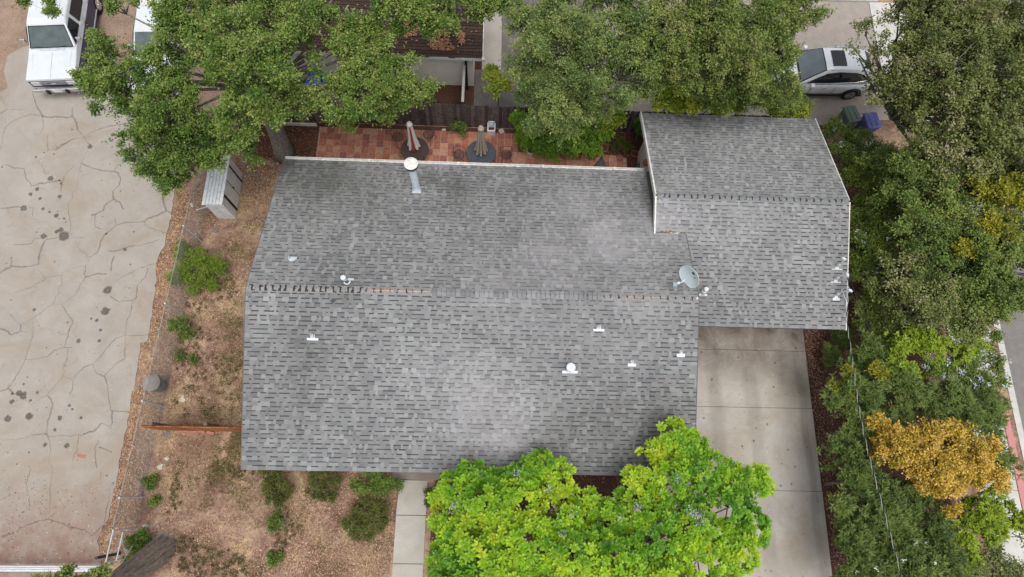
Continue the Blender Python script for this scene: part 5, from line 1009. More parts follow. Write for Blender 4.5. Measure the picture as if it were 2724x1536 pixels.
def chair(px,py,rot,label,mat):
    c=P(px,py,.0); o=empty('patio_chair',c,label,'chair','metal patio chairs',rz=rot)
    mb=MB()
    for k in range(9): mb.tube([(-.2+.05*k,-math.sqrt(max(.001,.0441-(-.2+.05*k)**2)),.42),(-.2+.05*k,math.sqrt(max(.001,.0441-(-.2+.05*k)**2)),.42)],.011,4)
    mb.tube([(.215*math.cos(a),.215*math.sin(a),.42) for a in np.linspace(0,6.283,19)],.014,6); mb.build('seat',mat,o,world=False)
    mb=MB(); A=np.linspace(R_(20),R_(160),14); mb.tube([(.24*math.cos(a),.2*math.sin(a)+.02,.62+.22*math.sin(a)) for a in A],.013,6); mb.build('backrest_hoop',mat,o,world=False)
    mb=MB()
    for k in range(5):
        x=-.16+.08*k; mb.tube([(x,.19,.43),(x*1.05,.23,.78)],.006,5)
    mb.build('back_wires',mat,o,world=False)
    for sx in(-1,1):
        mb=MB(); mb.tube([(sx*.24,.18,.64),(sx*.26,-.05,.63),(sx*.25,-.2,.6),(sx*.23,-.22,.4),(sx*.24,-.24,.0)],.012,6); mb.build('arm',mat,o,world=False)
        mb=MB(); mb.tube([(sx*.18,.15,.42),(sx*.22,.24,.0)],.012,6); mb.build('leg',mat,o,world=False)
chair(1222,425,R_(80),'metal patio chair left of the black mesh table',M['black_metal']); chair(1346,425,R_(-80),'metal patio chair right of the black mesh table',M['rust_metal'])
chair(1142,372,R_(-30),'dark round-backed patio chair behind the brown table',M['black_metal']); chair(1062,378,R_(40),'brown patio chair left of the striped umbrella',M['rust_metal'])
# wash basin unit with clay chimney by the fence
c=P(1307,350,0); o=empty('toy_kitchen',c,'grey and white plastic basin unit against the back fence','basin')
mb=MB(); mb.box(c[0]-.18,c[0]+.18,c[1]-.24,c[1]+.2,0,.42); mb.build('base',M['plastic_w'],o,bevel=.05,seg=3)
mb=MB(); mb.lathe((c[0],c[1]+.06,.40),[(.13,.025),(.14,.045),(.11,.05),(.05,.03)],20); mb.build('basin',pmat('basin_blue',(.38,.46,.52),None,4,.4),o)
mb=MB(); mb.lathe((c[0],c[1]+.05,.44),[(.055,.0),(.06,.02),(.03,.022)],14); mb.build('bowl',M['galv'],o)
mb=MB(); mb.box(c[0]-.12,c[0]+.12,c[1]-.19,c[1]-.06,.41,.428); mb.build('opening',M['dark_soil'],o)
mb=MB(); mb.tube([(c[0]-.12,c[1]+.17,.42),(c[0]-.11,c[1]+.17,.5),(c[0]+.11,c[1]+.17,.5),(c[0]+.12,c[1]+.17,.42)],.03,8); mb.build('back_arch',M['plastic_w'],o,smooth=True)
mb=MB(); mb.box(c[0]-.14,c[0]+.14,c[1]+.28,c[1]+.42,0,.55); o=mb.build('brick_pier',M['brick'],bevel=.01); tag(o,'small brick pier between the basin unit and the back fence','brick pier')
mb=MB(); mb.box(c[0]-.15,c[0]+.15,c[1]+.26,c[1]+.40,.555,.60); mb.build('cap',M['rock_pale'],o)
c=P(1334,350,.02); mb=MB(); mb.box(-.1,.1,-.1,.1,0,.05); o=mb.build('paving_stone',M['rock_pale'],bevel=.008); o.location=(c[0],c[1],.01); o.rotation_euler[2]=R_(28); tag(o,'square pale paving stone beside the basin unit','stone')
# pots
def pot(px,py,r,h,mat,label):
    c=P(px,py,0); o=empty('plant_pot',c,label,'pot','pots along the patio bed')
    mb=MB(); mb.lathe(c,[(r*.7,0),(r*.95,h*.85),(r,h*.85),(r,h),(r*.86,h),(r*.82,h-.05)],24); mb.build('pot',mat,o)
    mb=MB(); mb.lathe((c[0],c[1],h-.05),[(r*.84,-.01),(r*.8,0),(.02,.01)],24); mb.build('soil',M['dark_soil'],o)
pot(1412,408,.2,.3,M['plastic_w'],'leftmost pale rimmed pot under the bright plants'); pot(1465,410,.2,.32,pmat('pale_green_pot',(.4,.48,.44)),'pale green pot second from the left in the bed')
pot(1602,402,.22,.3,M['terracotta_pot'],'terracotta pot in the middle of the patio bed'); pot(1686,415,.17,.2,M['terracotta_pot'],'low terracotta pot near the garage wall')
c=P(1702,458,0); o=empty('teal_pot',c,'teal plastic pot against the garage wall','pot'); mb=MB(); mb.lathe(c,[(.16,0),(.2,.38),(.23,.39),(.23,.43),(.19,.43),(.17,.38)],20); mb.build('pot',M['teal'],o); mb=MB(); mb.lathe((c[0],c[1],.38),[(.17,-.01),(.02,.0)],20); mb.build('soil',M['dark_soil'],o)
mb=MB(); q=np.array([13.83,6.5,1.55]); mb.lathe(q,[(.12,-.12),(.15,.0),(.13,.05),(.1,.05)],14); o=mb.build('wall_pot',M['terracotta_pot']); tag(o,'terracotta pot hanging on the white garage wall','pot')
# dark shade sail corner under the eave
A_=np.array(P(1601,414,1.75)); B_=np.array([10.6,5.35,2.2]); C_=np.array([12.9,5.35,2.2])
mb=MB(); N=10; V=[];ix={}
for i in range(N+1):
    for j in range(N+1-i):
        a,b=i/N,j/N; p=A_*(1-a-b)+B_*a+C_*b; e=min(a,b,1-a-b); pull=(p-(A_+B_+C_)/3)*(-.35)*(4*max(a*b,a*(1-a-b),b*(1-a-b)))*(1-3*e); ix[i,j]=len(V); V.append(p+pull*np.array([1,1,0])-np.array([0,0,.25*e]))
F=[]
for i in range(N):
    for j in range(N-i):
        F.append((ix[i,j],ix[i+1,j],ix[i,j+1]))
        if i+j<N-1: F.append((ix[i+1,j],ix[i+1,j+1],ix[i,j+1]))
mb.mesh(V,F); o=mb.build('shade_sail',M['dark_fabric'],smooth=True); sm=o.modifiers.new('t','SOLIDIFY'); sm.thickness=.006; tag(o,'dark grey triangular shade cloth poking out from the back eave','shade sail')
mb=MB(); mb.tube([A_*[1,1,0],A_+[0,0,.02]],.02,8); tag(mb.build('sail_post',M['black_metal']),'thin black pole holding the shade cloth corner','pole')
# ---------------------------------------------------------------- neighbour house
nh=empty('neighbour_house',(4,13,0),'beige neighbour house with a dark brown shake roof littered with leaves','house')
NE=2.45; ex,ey=7.17,10.42; sl=.30
mb=MB(); mb.box(-2.5,6.78,10.85,19.0,0,2.55); mb.build('wall',M['neigh_wall'],nh)
mb=MB(); mb.mesh([(-2.9,ey,NE),(ex,ey,NE),(ex,15,NE+sl*(15-ey)),(-2.9,15,NE+sl*(15-ey)),(-2.9,ey,NE-.12),(ex,ey,NE-.12),(ex,15,NE+sl*(15-ey)-.12),(-2.9,15,NE+sl*(15-ey)-.12)],[(0,1,2,3),(7,6,5,4),(0,4,5,1),(1,5,6,2),(2,6,7,3),(3,7,4,0)]); nr=mb.build('roof',M['deck'],nh)
mb=MB(); mb.mesh([(-2.9,19.6,NE),(ex,19.6,NE),(ex,15,NE+sl*(15-ey)),(-2.9,15,NE+sl*(15-ey))],[(3,2,1,0)]); mb.build('rear_slope',M['deck'],nh)
beam('fascia',(-2.9,ey-.02,NE-.13),(ex+.02,ey-.02,NE-.13),.03,.15,M['white_trim'],nh); beam('rake_board',(ex+.02,ey,NE-.12),(ex+.02,15,NE+sl*(15-ey)-.12),.03,.14,M['white_trim'],nh)
SK=[pmat('shake%d'%k,c,tuple(x*.6 for x in c),12,.95,.05,c3=tuple(x*1.5 for x in c),scale3=30) for k,c in enumerate(((.075,.05,.04),(.06,.043,.038),(.09,.06,.046)))]
y=ey-.03
while y<14.9:
    mb=MB(); x=-2.9
    while x<ex:
        wd=random.uniform(.12,.3); x2=min(ex,x+wd); j=random.uniform(-.012,.012); z0=NE+sl*(y+j-ey); z1=NE+sl*(y+.15-ey)
        mb.mesh([(x,y+j,z0+.045),(x2-.006,y+j,z0+.045),(x2-.006,y+.15,z1+.012),(x,y+.15,z1+.012),(x,y+j,z0+.0),(x2-.006,y+j,z0+.0)],[(0,1,2,3),(4,5,1,0)]); x=x2
    mb.build('shake_course',random.choice(SK),nr); y+=.125
mb=MB(); mb.box(ex-.02,ex+.1,ey-.12,ey+.02,NE-.05,NE+.08); mb.build('security_lamp',M['white_metal'],nh,bevel=.02)
# short side fence from neighbour wall to the back fence
sf=empty('side_fence',(6.45,9.8,0),'narrow grey wood gate fence seen edge-on beside the neighbour wall','fence')
for k in range(12):
    mb=MB(); y=8.9+.155*k; mb.box(6.42,6.44,y,y+.148,.02,1.65); mb.build('board',WO[k%4],sf)
mb=MB(); mb.box(6.36,6.47,8.9,10.75,1.66,1.70); mb.build('cap_board',pmat('bleached',(.42,.4,.37)),sf)
mb=MB(); mb.box(6.44,6.53,10.62,10.75,0,1.85); mb.build('post',M['rubber'],sf)
mb=MB(); mb.box(7.0,12.4,9.12,9.3,0,.2); tag(mb.build('timber_edging',M['bark_grey']),'rough grey timber edging behind the board fence','timber')
# blue tarp in the neighbour yard
c=np.array(P(838,190,.7)); mb=MB(); rg=np.random.default_rng(4); N=12; V=[]
for i in range(N+1):
    for j in range(N+1):
        u,v=i/N-.5,j/N-.5; V.append((c[0]+u*1.0+.1*math.sin(v*7),c[1]+v*1.5,max(.02,.95*(1-2.6*max(abs(u),abs(v))**2)-.2+.06*math.sin(u*17+v*9)+rg.normal(0,.012))))
mb.mesh(V,[(i*(N+1)+j,(i+1)*(N+1)+j,(i+1)*(N+1)+j+1,i*(N+1)+j+1) for i in range(N) for j in range(N)]); tag(mb.build('blue_tarp',M['tarp'],smooth=False),'crumpled bright blue tarp glimpsed through the oak','tarp')
c=np.array(P(782,75,.9)); mb=MB(); 
for k in range(4): mb.tube([c+[-.3+.2*k,-.3,0],c+[-.25+.2*k,.0,.35],c+[-.3+.2*k,.3,.4]],.03,6)
mb.tube([c+[-.35,-.3,0],c+[.35,-.3,0]],.025,6); mb.tube([c+[-.35,.3,.4],c+[.35,.3,.4]],.025,6); tag(mb.build('folding_chair_frame',pmat('navy_fabric',(.05,.08,.16))),'navy folded chair glimpsed through the oak crown','chair')
# ---------------------------------------------------------------- trash bins
def bin_(px,py,rot,mat,label,wheel):
    c=P(px,py,1.0); o=empty('wheelie_bin',(c[0],c[1],0),label,'trash bin','trash bins behind the hedge',rz=rot)
    mb=MB(); mb.mesh([(-.22,-.26,.08),(.22,-.26,.08),(.22,.26,.08),(-.22,.26,.08),(-.29,-.36,1.0),(.29,-.36,1.0),(.29,.34,1.0),(-.29,.34,1.0)],[(3,2,1,0),(4,5,6,7),(0,1,5,4),(1,2,6,5),(2,3,7,6),(3,0,4,7)]); mb.build('body',mat,o,world=False,bevel=.03)
    mb=MB(); mb.mesh([(-.31,-.39,1.0),(.31,-.39,1.0),(.31,.38,1.0),(-.31,.38,1.0),(-.29,-.36,1.07),(.29,-.36,1.07),(.27,.34,1.09),(-.27,.34,1.09)],[(3,2,1,0),(4,5,6,7),(0,1,5,4),(1,2,6,5),(2,3,7,6),(3,0,4,7)]); l=mb.build('lid',mat,o,world=False,bevel=.03,seg=3)
    for x in(-.12,.12):
        mb=MB(); mb.box(x-.03,x+.03,-.28,.28,1.065,1.1); r_=mb.build('lid_rib',mat,l,world=False,bevel=.012)
    mb=MB(); mb.tube([(-.28,.42,.95),(.28,.42,.95)],.02,8); mb.build('handle',mat,o,world=False)
    for s in(-1,1):
        mb=MB(); mb.tube([(s*.27,.28,.13),(s*.33,.28,.13)],.13,16); w_=mb.build('wheel',M['rubber'],o,world=False); mb=MB(); mb.tube([(s*.331,.28,.13),(s*.336,.28,.13)],.08,14); mb.build('hub',M['white_metal'],w_,world=False)
bin_(2266,305,R_(14),M['green_bin'],'dark green wheeled trash bin below the silver car',True); bin_(2320,322,R_(10),M['blue_bin'],'blue wheeled recycling bin beside the green one',False)
#bin_(2372,330,R_(-20),pmat('faded_black_bin',(.07,.085,.08),None,4,.5),'dull dark bin half hidden under the foliage right of the blue bin',False)
# ---------------------------------------------------------------- vehicles (local axes: +y forward, x across, z up)
def carpaint(name,c,rough=.25):
    m,t,b=newmat(name); b.inputs['Base Color'].default_value=tuple(c)+(1,); b.inputs['Roughness'].default_value=rough; b.inputs['Coat Weight'].default_value=.5; b.inputs['Coat Roughness'].default_value=.08
    n=ramp(t,noise(t,3,4,.6,pos(t)),[(.3,tuple(x*.93 for x in c)),(.7,c)]); t.links.new(n,b.inputs['Base Color']); return m
PW=carpaint('white_paint',(.64,.68,.72)); PB_=carpaint('navy_paint',(.012,.022,.10)); PS=carpaint('silver_paint',(.76,.79,.83),.3); PSD=carpaint('silver_side',(.62,.66,.70),.3)
CHR=pmat('chrome',(.7,.7,.72),(.55,.55,.57),6,.2,.5,.8); GLS=pmat('windscreen',(.06,.085,.09),(.10,.13,.13),3,.05,.7); TYR=M['rubber']; RIM=pmat('rim',(.25,.25,.26),None,5,.4,.5,.5)
TRIM=pmat('black_trim',(.02,.02,.022),None,5,.5)
def sideprism(prof,hw,name,mat,parent,bevel=.05,seg=3,mats=None,mfun=None):
    n=len(prof); mb=MB(); V=[(-hw(y,z),y,z) for y,z in prof]+[(hw(y,z),y,z) for y,z in prof]
    a=sum(prof[i][0]*prof[(i+1)%n][1]-prof[(i+1)%n][0]*prof[i][1] for i in range(n))
    L=list(range(n)); R=list(range(n,2*n))
    if a>0: F=[L[::-1],R]; F+=[(n+i,i,(i+1)%n,n+(i+1)%n) for i in range(n)]
    else: F=[L,R[::-1]]; F+=[(i,n+i,n+(i+1)%n,(i+1)%n) for i in range(n)]
    mb.mesh(V,[tuple(f) for f in F]); return mb.build(name,mat,parent,world=False,bevel=bevel,seg=seg,smooth=False)
def wheel(o,x,y,r,wd,rim=RIM):
    s=1 if x>0 else -1; mb=MB(); mb.tube([(x-s*wd,y,r),(x-s*.03,y,r),(x,y,r)],[r,r,r*.9],24); w_=mb.build('wheel',TYR,o,world=False)
    mb=MB(); mb.tube([(x+s*.001,y,r),(x+s*.012,y,r)],[r*.62,r*.55],20); mb.build('rim',rim,w_,world=False)
    for k in range(5):
        a=2*math.pi*k/5; mb=MB(); mb.tube([(x+s*.014,y,r),(x+s*.014,y+r*.55*math.cos(a),r+r*.55*math.sin(a))],.03,6); mb.build('spoke',CHR if rim is not RIM else rim,w_,world=False)
def win(o,name,pts,hw,side,mat=None,off=.006,trim=True):
    mb=MB(); c=np.mean(np.array(pts),0)
    ring=lambda k,d:[(side*(hw(y,z)+d),c[0]+(y-c[0])*k,c[1]+(z-c[1])*k) for y,z in pts]
    P1=ring(1,off); 
    if side<0: P1=P1[::-1]
    mb.face(P1); w_=mb.build(name,mat or M['glass_dark'],o,world=False)
    if trim:
        P2=ring(1.0,off+.003); mb=MB(); mb.tube(P2+[P2[0]],.016,5); mb.build('frame',CHR if trim=='chrome' else TRIM,w_,world=False)
    return w_
# --- old two-tone SUV
o=empty('old_suv',(-10.66,12.35,0),'old boxy white and navy SUV parked nose down on the drive','car',rz=R_(180+5.5))
hb=lambda y,z:.99 if z<1.0 else .99-.06*(z-1.0)/.25
hc=lambda y,z:.93-.17*max(0,(z-1.25))/.62
# lower navy band and white upper body
sideprism([(2.72,.62),(2.72,1.0),(-2.72,1.0),(-2.72,.45),(2.5,.45)],lambda y,z:.99,'lower_body',PB_,o,.03)
sideprism([(2.74,1.002),(2.73,1.14),(1.6,1.22),(1.4,1.26),(-2.72,1.26),(-2.74,1.002)],lambda y,z:.992-.05*max(0,z-1.0)/.25,'body',PW,o,.035)
cab=sideprism([(1.36,1.25),(.62,1.84),(.35,1.90),(-2.45,1.90),(-2.66,1.80),(-2.72,1.25)],hc,'cabin',PW,o,.06)
def quad(o,name,pts,mat,th=0):
    mb=MB(); mb.face(pts); return mb.build(name,mat,o,world=False)
# windscreen on the slanted front
def wsp(x,t,d=.012): # t 0 bottom 1 top
    y=1.36+(.62-1.36)*t; z=1.25+(1.84-1.25)*t; n=np.array([0,.59,.74]); n=n/np.linalg.norm(n); return (x,y+n[1]*d,z+n[2]*d)
ws=quad(o,'windshield',[wsp(.84,.06),wsp(-.84,.06),wsp(-.70,.93),wsp(.70,.93)][::-1],GLS)
mb=MB(); mb.tube([wsp(.84,.06,.016),wsp(-.84,.06,.016),wsp(-.70,.93,.016),wsp(.70,.93,.016),wsp(.84,.06,.016)],.018,5); mb.build('frame',TRIM,ws,world=False)
for s in(-1,1):
    mb=MB(); mb.tube([wsp(s*.25,.05,.03),wsp(s*.62,.12,.03)],.009,5); mb.build('wiper',TRIM,o,world=False)
    for k,(a,b) in enumerate(((1.18,.25),(.05,-1.0),(-1.2,-2.55))):
        pts=[(a,1.3),(b,1.3),(b-(.0),1.74),(min(a-.0,.72) if k==0 else a,1.74)]; win(o,'side_window',pts,hc,s,None,.012,True)
    win(o,'door_seam',[(-.14,.5),(-.155,.5),(-.155,1.28),(-.14,1.28)],lambda y,z:1.0,s,TRIM,.002,False); win(o,'door_seam',[(-1.24,.5),(-1.255,.5),(-1.255,1.28),(-1.24,1.28)],lambda y,z:1.0,s,TRIM,.002,False)
    for yy in(-.0,-1.1):
        mb=MB(); mb.box(s*1.0-.02,s*1.0+.02,yy-.09,yy+.05,1.08,1.12); mb.build('door_handle',CHR,o,world=False)
    mb=MB(); mb.box(s*1.1-.1,s*1.1+.1,1.02,1.1,1.32,1.52); mb.build('mirror',CHR,o,world=False,bevel=.02)
    mb=MB(); mb.box(s*.97-.03,s*.97+.03,-2.5,2.4,.40,.47); mb.build('rocker_trim',M['galv'],o,world=False)
    mb=MB(); mb.box(min(s*.52,s*.86),max(s*.52,s*.86),2.72,2.775,.78,.98); mb.build('headlight',pmat('lamp_glass%d'%s,(.6,.6,.6),None,5,.1,.6),o,world=False,bevel=.01)
    mb=MB(); mb.tube([(s*.78,1.9,1.19),(s*.78,1.85,1.9)],.004,4) if s>0 else mb.box(-.001,.001,1,1.001,1,1.001); mb.build('antenna',CHR,o,world=False)
    for yy in(1.72,-1.6): wheel(o,s*1.0,yy,.38,.25,CHR)
for z in(.82,.9,.97):
    mb=MB(); mb.box(-.5,.5,2.73,2.765,z-.012,z+.012); mb.build('grille_bar',CHR,o,world=False)
mb=MB(); mb.box(-.88,.88,2.725,2.738,.74,1.0); mb.build('grille',pmat('grille_dark',(.1,.1,.1)),o,world=False)
mb=MB(); mb.box(-.1,.1,2.768,2.785,.85,.93); mb.build('emblem',CHR,o,world=False)
mb=MB(); mb.box(-1.0,1.0,2.78,2.93,.50,.68); mb.build('front_bumper',CHR,o,world=False,bevel=.04)
for s in(-1,1):
    mb=MB(); mb.box(s*.38-.06,s*.38+.06,2.92,2.99,.46,.7); mb.build('bumper_guard',TRIM,o,world=False,bevel=.02)
mb=MB(); mb.box(-.17,.17,2.935,2.945,.52,.66); mb.build('licence_plate',M['white_trim'],o,world=False)
mb=MB(); mb.box(-1.0,1.0,-2.93,-2.78,.50,.68); mb.build('rear_bumper',CHR,o,world=False,bevel=.04)
mb=MB(); mb.box(-.5,.5,1.36,1.45,1.255,1.268); mb.build('cowl_vent',M['galv'],o,world=False)
for s in(-1,1):
    mb=MB(); mb.tube([(s*.72,2.68,1.135),(s*.76,1.5,1.235)],.006,4); mb.build('hood_seam',M['galv'],o,world=False)
mb=MB(); mb.tube([(0,2.68,1.155),(0,1.52,1.235)],.008,4); mb.build('hood_crease',M['white_metal'],o,world=False)
mb=MB(); mb.tube([(-.8,1.48,1.24),(.8,1.48,1.24)],.006,4); mb.build('hood_seam',M['galv'],o,world=False)
for x in(-.45,0,.45):
    mb=MB(); mb.box(x-.02,x+.02,-2.3,.0,1.9,1.912); mb.build('roof_rib',PW,cab,world=False)
# --- white van-like vehicle under the oak
o=empty('white_pickup',(-6.55,12.0,0),'white pickup truck mostly hidden beneath the oak','car',rz=R_(180+4))
sideprism([(2.5,.45),(2.5,.85),(2.35,1.02),(1.0,1.12),(-2.5,1.12),(-2.5,.45)],lambda y,z:.95-.05*max(0,z-.7),'body',PW,o,.06)
hp=lambda y,z:.88-.22*(z-1.1)/.6
sideprism([(1.0,1.1),(.2,1.66),(-1.0,1.7),(-1.25,1.1)],hp,'cabin',PW,o,.07)
def wq(x,t): return (x,1.0-.8*t+.008,1.1+.56*t+.012)
quad(o,'windshield',[wq(.78,.08),wq(-.78,.08),wq(-.62,.92),wq(.62,.92)][::-1],GLS)
for s in(-1,1):
    win(o,'side_window',[(.75,1.16),(-.95,1.16),(-.85,1.58),(.25,1.58)],hp,s,None,.01)
    for yy in(1.55,-1.55): wheel(o,s*.95,yy,.35,.22)
    mb=MB(); mb.box(s*.7-.15,s*.7+.15,2.46,2.53,.68,.84); mb.build('headlight',pmat('lamp_b%d'%s,(.6,.6,.6),None,5,.1,.6),o,world=False,bevel=.02)
    mb=MB(); mb.box(s*1.02-.09,s*1.02+.09,.6,.72,1.15,1.3); mb.build('mirror',PW,o,world=False,bevel=.03)
mb=MB(); mb.box(-.8,.8,-2.42,-1.3,1.0,1.125); mb.build('bed_cover',M['white_trim'],o,world=False)
mb=MB(); mb.box(-.95,.95,2.48,2.62,.42,.62); mb.build('front_bumper',CHR,o,world=False,bevel=.04)
# --- silver crossover
def lerp_tab(tab,y):
    for (a,va),(b,vb) in zip(tab[:-1],tab[1:]):
        if a<=y<=b: t=(y-a)/(b-a); return va+(vb-va)*t
    return tab[0][1] if y<tab[0][0] else tab[-1][1]
o=empty('silver_suv',(22.05,11.73,0),'silver crossover SUV with a sunroof parked under the trees at upper right','car',rz=R_(90+2))
plan=[(-2.3,.72),(-2.1,.84),(-1.5,.92),(0,.93),(1.4,.92),(2.0,.82),(2.25,.66),(2.33,.5)]
topz=[(-2.32,.86),(-2.1,1.0),(1.0,1.04),(1.6,.98),(2.1,.86),(2.33,.66)]
ys=np.linspace(-2.32,2.33,26); V=[];m_=12
for y in ys:
    w_=lerp_tab(plan,y); zt=lerp_tab(topz,y); zb=.3
    ring=[(-w_*.92,zb),(-w_*.99,.5),(-w_,.72),(-w_*.97,zt-.08),(-w_*.86,zt),(-w_*.4,zt+.03),(w_*.4,zt+.03),(w_*.86,zt),(w_*.97,zt-.08),(w_,.72),(w_*.99,.5),(w_*.92,zb)]
    V+=[(x,y,z) for x,z in ring]
mb=MB(); mb.mesh(V,[(i*m_+j,i*m_+(j+1)%m_,(i+1)*m_+(j+1)%m_,(i+1)*m_+j) for i in range(len(ys)-1) for j in range(m_)]+[tuple(range(m_)),tuple(range((len(ys)-1)*m_,len(ys)*m_))[::-1]])
b_=mb.build('body',PS,o,world=False,smooth=True)
hwc=lambda y,z:(.86-.24*max(0,z-1.02)/.6)*lerp_tab([(-2.3,.80),(-1.6,.95),(0,1),(.8,1),(1.3,.93)],y)
ysec=[(-2.05,1.0,1.06),(-1.95,1.0,1.32),(-1.6,1.0,1.55),(-1.0,1.0,1.64),(-.2,1.0,1.66),(.25,1.0,1.60),(.7,1.0,1.36),(1.2,1.0,1.06)]
V=[];m_=10
for y,zb,zt in ysec:
    h0=hwc(y,1.0);h1=hwc(y,zt); zm=(zb+zt)/2; V+=[(x,y,z) for x,z in((-h0,zb),(-(h0*.6+h1*.4),zb+(zt-zb)*.45),(-h1,zt-.05*(zt-zb)*2),(-h1*.88,zt),(-h1*.4,zt+.02),(h1*.4,zt+.02),(h1*.88,zt),(h1,zt-.05*(zt-zb)*2),((h0*.6+h1*.4),zb+(zt-zb)*.45),(h0,zb))]
mb=MB(); mb.mesh(V,[(i*m_+j,i*m_+(j+1)%m_,(i+1)*m_+(j+1)%m_,(i+1)*m_+j) for i in range(len(ysec)-1) for j in range(m_)]+[tuple(range(m_)),tuple(range((len(ysec)-1)*m_,len(ysec)*m_))[::-1]])
mb.build('cabin',PS,o,world=False,smooth=True)
def cabtop(x,y,d=.012):
    zt=lerp_tab([(a,c) for a,b,c in ysec],y); return (x,y,zt+.02*(1-(x/.7)**2)+d)
def patch(name,xf,y0,y1,mat,n=8,d=.018,sx=1.0):
    mb=MB(); V=[]
    for i in range(n+1):
        y=y0+(y1-y0)*i/n; h=xf(y)
        for j in range(n+1): V.append(cabtop(h*(2*j/n-1),y,d-.03*(abs(2*j/n-1)**4)*.3))
    mb.mesh(V,[(i*(n+1)+j,i*(n+1)+j+1,(i+1)*(n+1)+j+1,(i+1)*(n+1)+j) for i in range(n) for j in range(n)]); return mb.build(name,mat,o,world=False,smooth=True)
patch('windshield',lambda y:lerp_tab([(.2,.52),(1.2,.74)],y),.3,1.16,pmat('clear_windscreen',(.10,.13,.15),(.14,.17,.19),2,.04,.8),10,.022)
patch('windshield_border',lambda y:lerp_tab([(.2,.56),(1.22,.80)],y),.26,1.22,TRIM,10,.014)
patch('sunroof',lambda y:.40,-.62,-.02,M['glass_dark'],6,.016)
patch('rear_window',lambda y:.5,-1.98,-1.62,M['glass_dark'],6,.016)
hs_=lambda y,z:hwc(y,z)+.0
for s in(-1,1):
    h2=lambda y,z:(lambda h0,h1,zt:(h0+(h1-h0)*min(1,max(0,(z-1.0)/(zt-1.0)))))(hwc(y,1.0),hwc(y,lerp_tab([(a,c) for a,b,c in ysec],y)),lerp_tab([(a,c) for a,b,c in ysec],y))
    ztf=lambda y:lerp_tab([(a,c) for a,b,c in ysec],y)
    def sidex(y,z):
        h0,h1,zt=hwc(y,1.0),hwc(y,ztf(y)),ztf(y); f=(z-1.0)/max(.05,zt-1.0); hm=h0*.6+h1*.4
        return h0+(hm-h0)*f/.45 if f<.45 else hm+(h1-hm)*min(1,(f-.45)/.45)
    lo=[(-1.7,1.2),(-1.2,1.11),(0,1.08),(.95,1.09)]; hi=[(-1.7,1.22),(-1.5,1.42),(-1.1,1.52),(-.3,1.56),(.2,1.50),(.6,1.30),(.95,1.1)]
    mb=MB(); Y=np.linspace(-1.7,.95,22); V=[]
    for y in Y:
        z0,z1=lerp_tab(lo,y),max(lerp_tab(lo,y)+.005,lerp_tab(hi,y))
        for k in range(5): z=z0+(z1-z0)*k/4; V.append((s*(sidex(y,z)+.012),y,z))
    F=[(i*5+k,(i+1)*5+k,(i+1)*5+k+1,i*5+k+1) for i in range(21) for k in range(4)]; mb.mesh(V,F if s<0 else [f[::-1] for f in F]); w_=mb.build('side_window',M['glass_dark'],o,world=False,smooth=True)
    mb=MB(); mb.tube([(s*(sidex(y,lerp_tab(lo,y))+.015),y,lerp_tab(lo,y)-.01) for y in Y],.011,5); mb.build('chrome_strip',CHR,w_,world=False)
    mb=MB(); mb.box(min(s*(sidex(-.42,1.3)-.02),s*(sidex(-.42,1.3)+.03)),max(s*(sidex(-.42,1.3)-.02),s*(sidex(-.42,1.3)+.03)),-.46,-.40,1.1,1.5); mb.build('pillar',TRIM,w_,world=False)
    for yy in(1.42,-1.36):
        wheel(o,s*.935,yy,.36,.22)
        mb=MB(); A=np.linspace(R_(-5),R_(185),16); mb.tube([(s*.925,yy+.41*math.cos(a),.38+.40*math.sin(a)) for a in A],.035,6); mb.build('wheel_arch',TRIM,o,world=False)
    mb=MB(); mb.box(s*.915-.02,s*.915+.02,-1.9,1.9,.28,.36); mb.build('sill_trim',TRIM,o,world=False)
    mb=MB(); mb.box(s*.99-.1,s*.99+.1,.62,.78,1.02,1.16); mb.build('mirror',PS,o,world=False,bevel=.04,seg=3)
    for yy in(.05,-.95):
        mb=MB(); mb.box(s*.94-.015,s*.94+.015,yy-.1,yy+.1,.84,.875); mb.build('door_handle',CHR,o,world=False,bevel=.008)
    for yy in(-.42,.62,-1.3):
        mb=MB(); mb.tube([(s*.931,yy,.42),(s*.934,yy,.72),(s*.915,yy,.95)],.005,4); mb.build('door_seam',TRIM,o,world=False)
    mb=MB(); mb.tube([(s*.58,-1.7,1.56),(s*.6,-1.0,1.675),(s*.58,.1,1.66)],.016,6); mb.build('roof_rail',M['galv'],o,world=False)
    mb=MB(); mb.box(s*.62-.16,s*.62+.16,2.0,2.2,.66,.78); mb.build('headlight',pmat('lamp_c%d'%s,(.55,.57,.6),None,5,.1,.6),o,world=False,bevel=.03)
    mb=MB(); mb.box(s*.66-.15,s*.66+.15,-2.31,-2.2,.78,.92); mb.build('tail_light',pmat('tail%d'%s,(.3,.02,.02),None,5,.2,.5),o,world=False,bevel=.03)
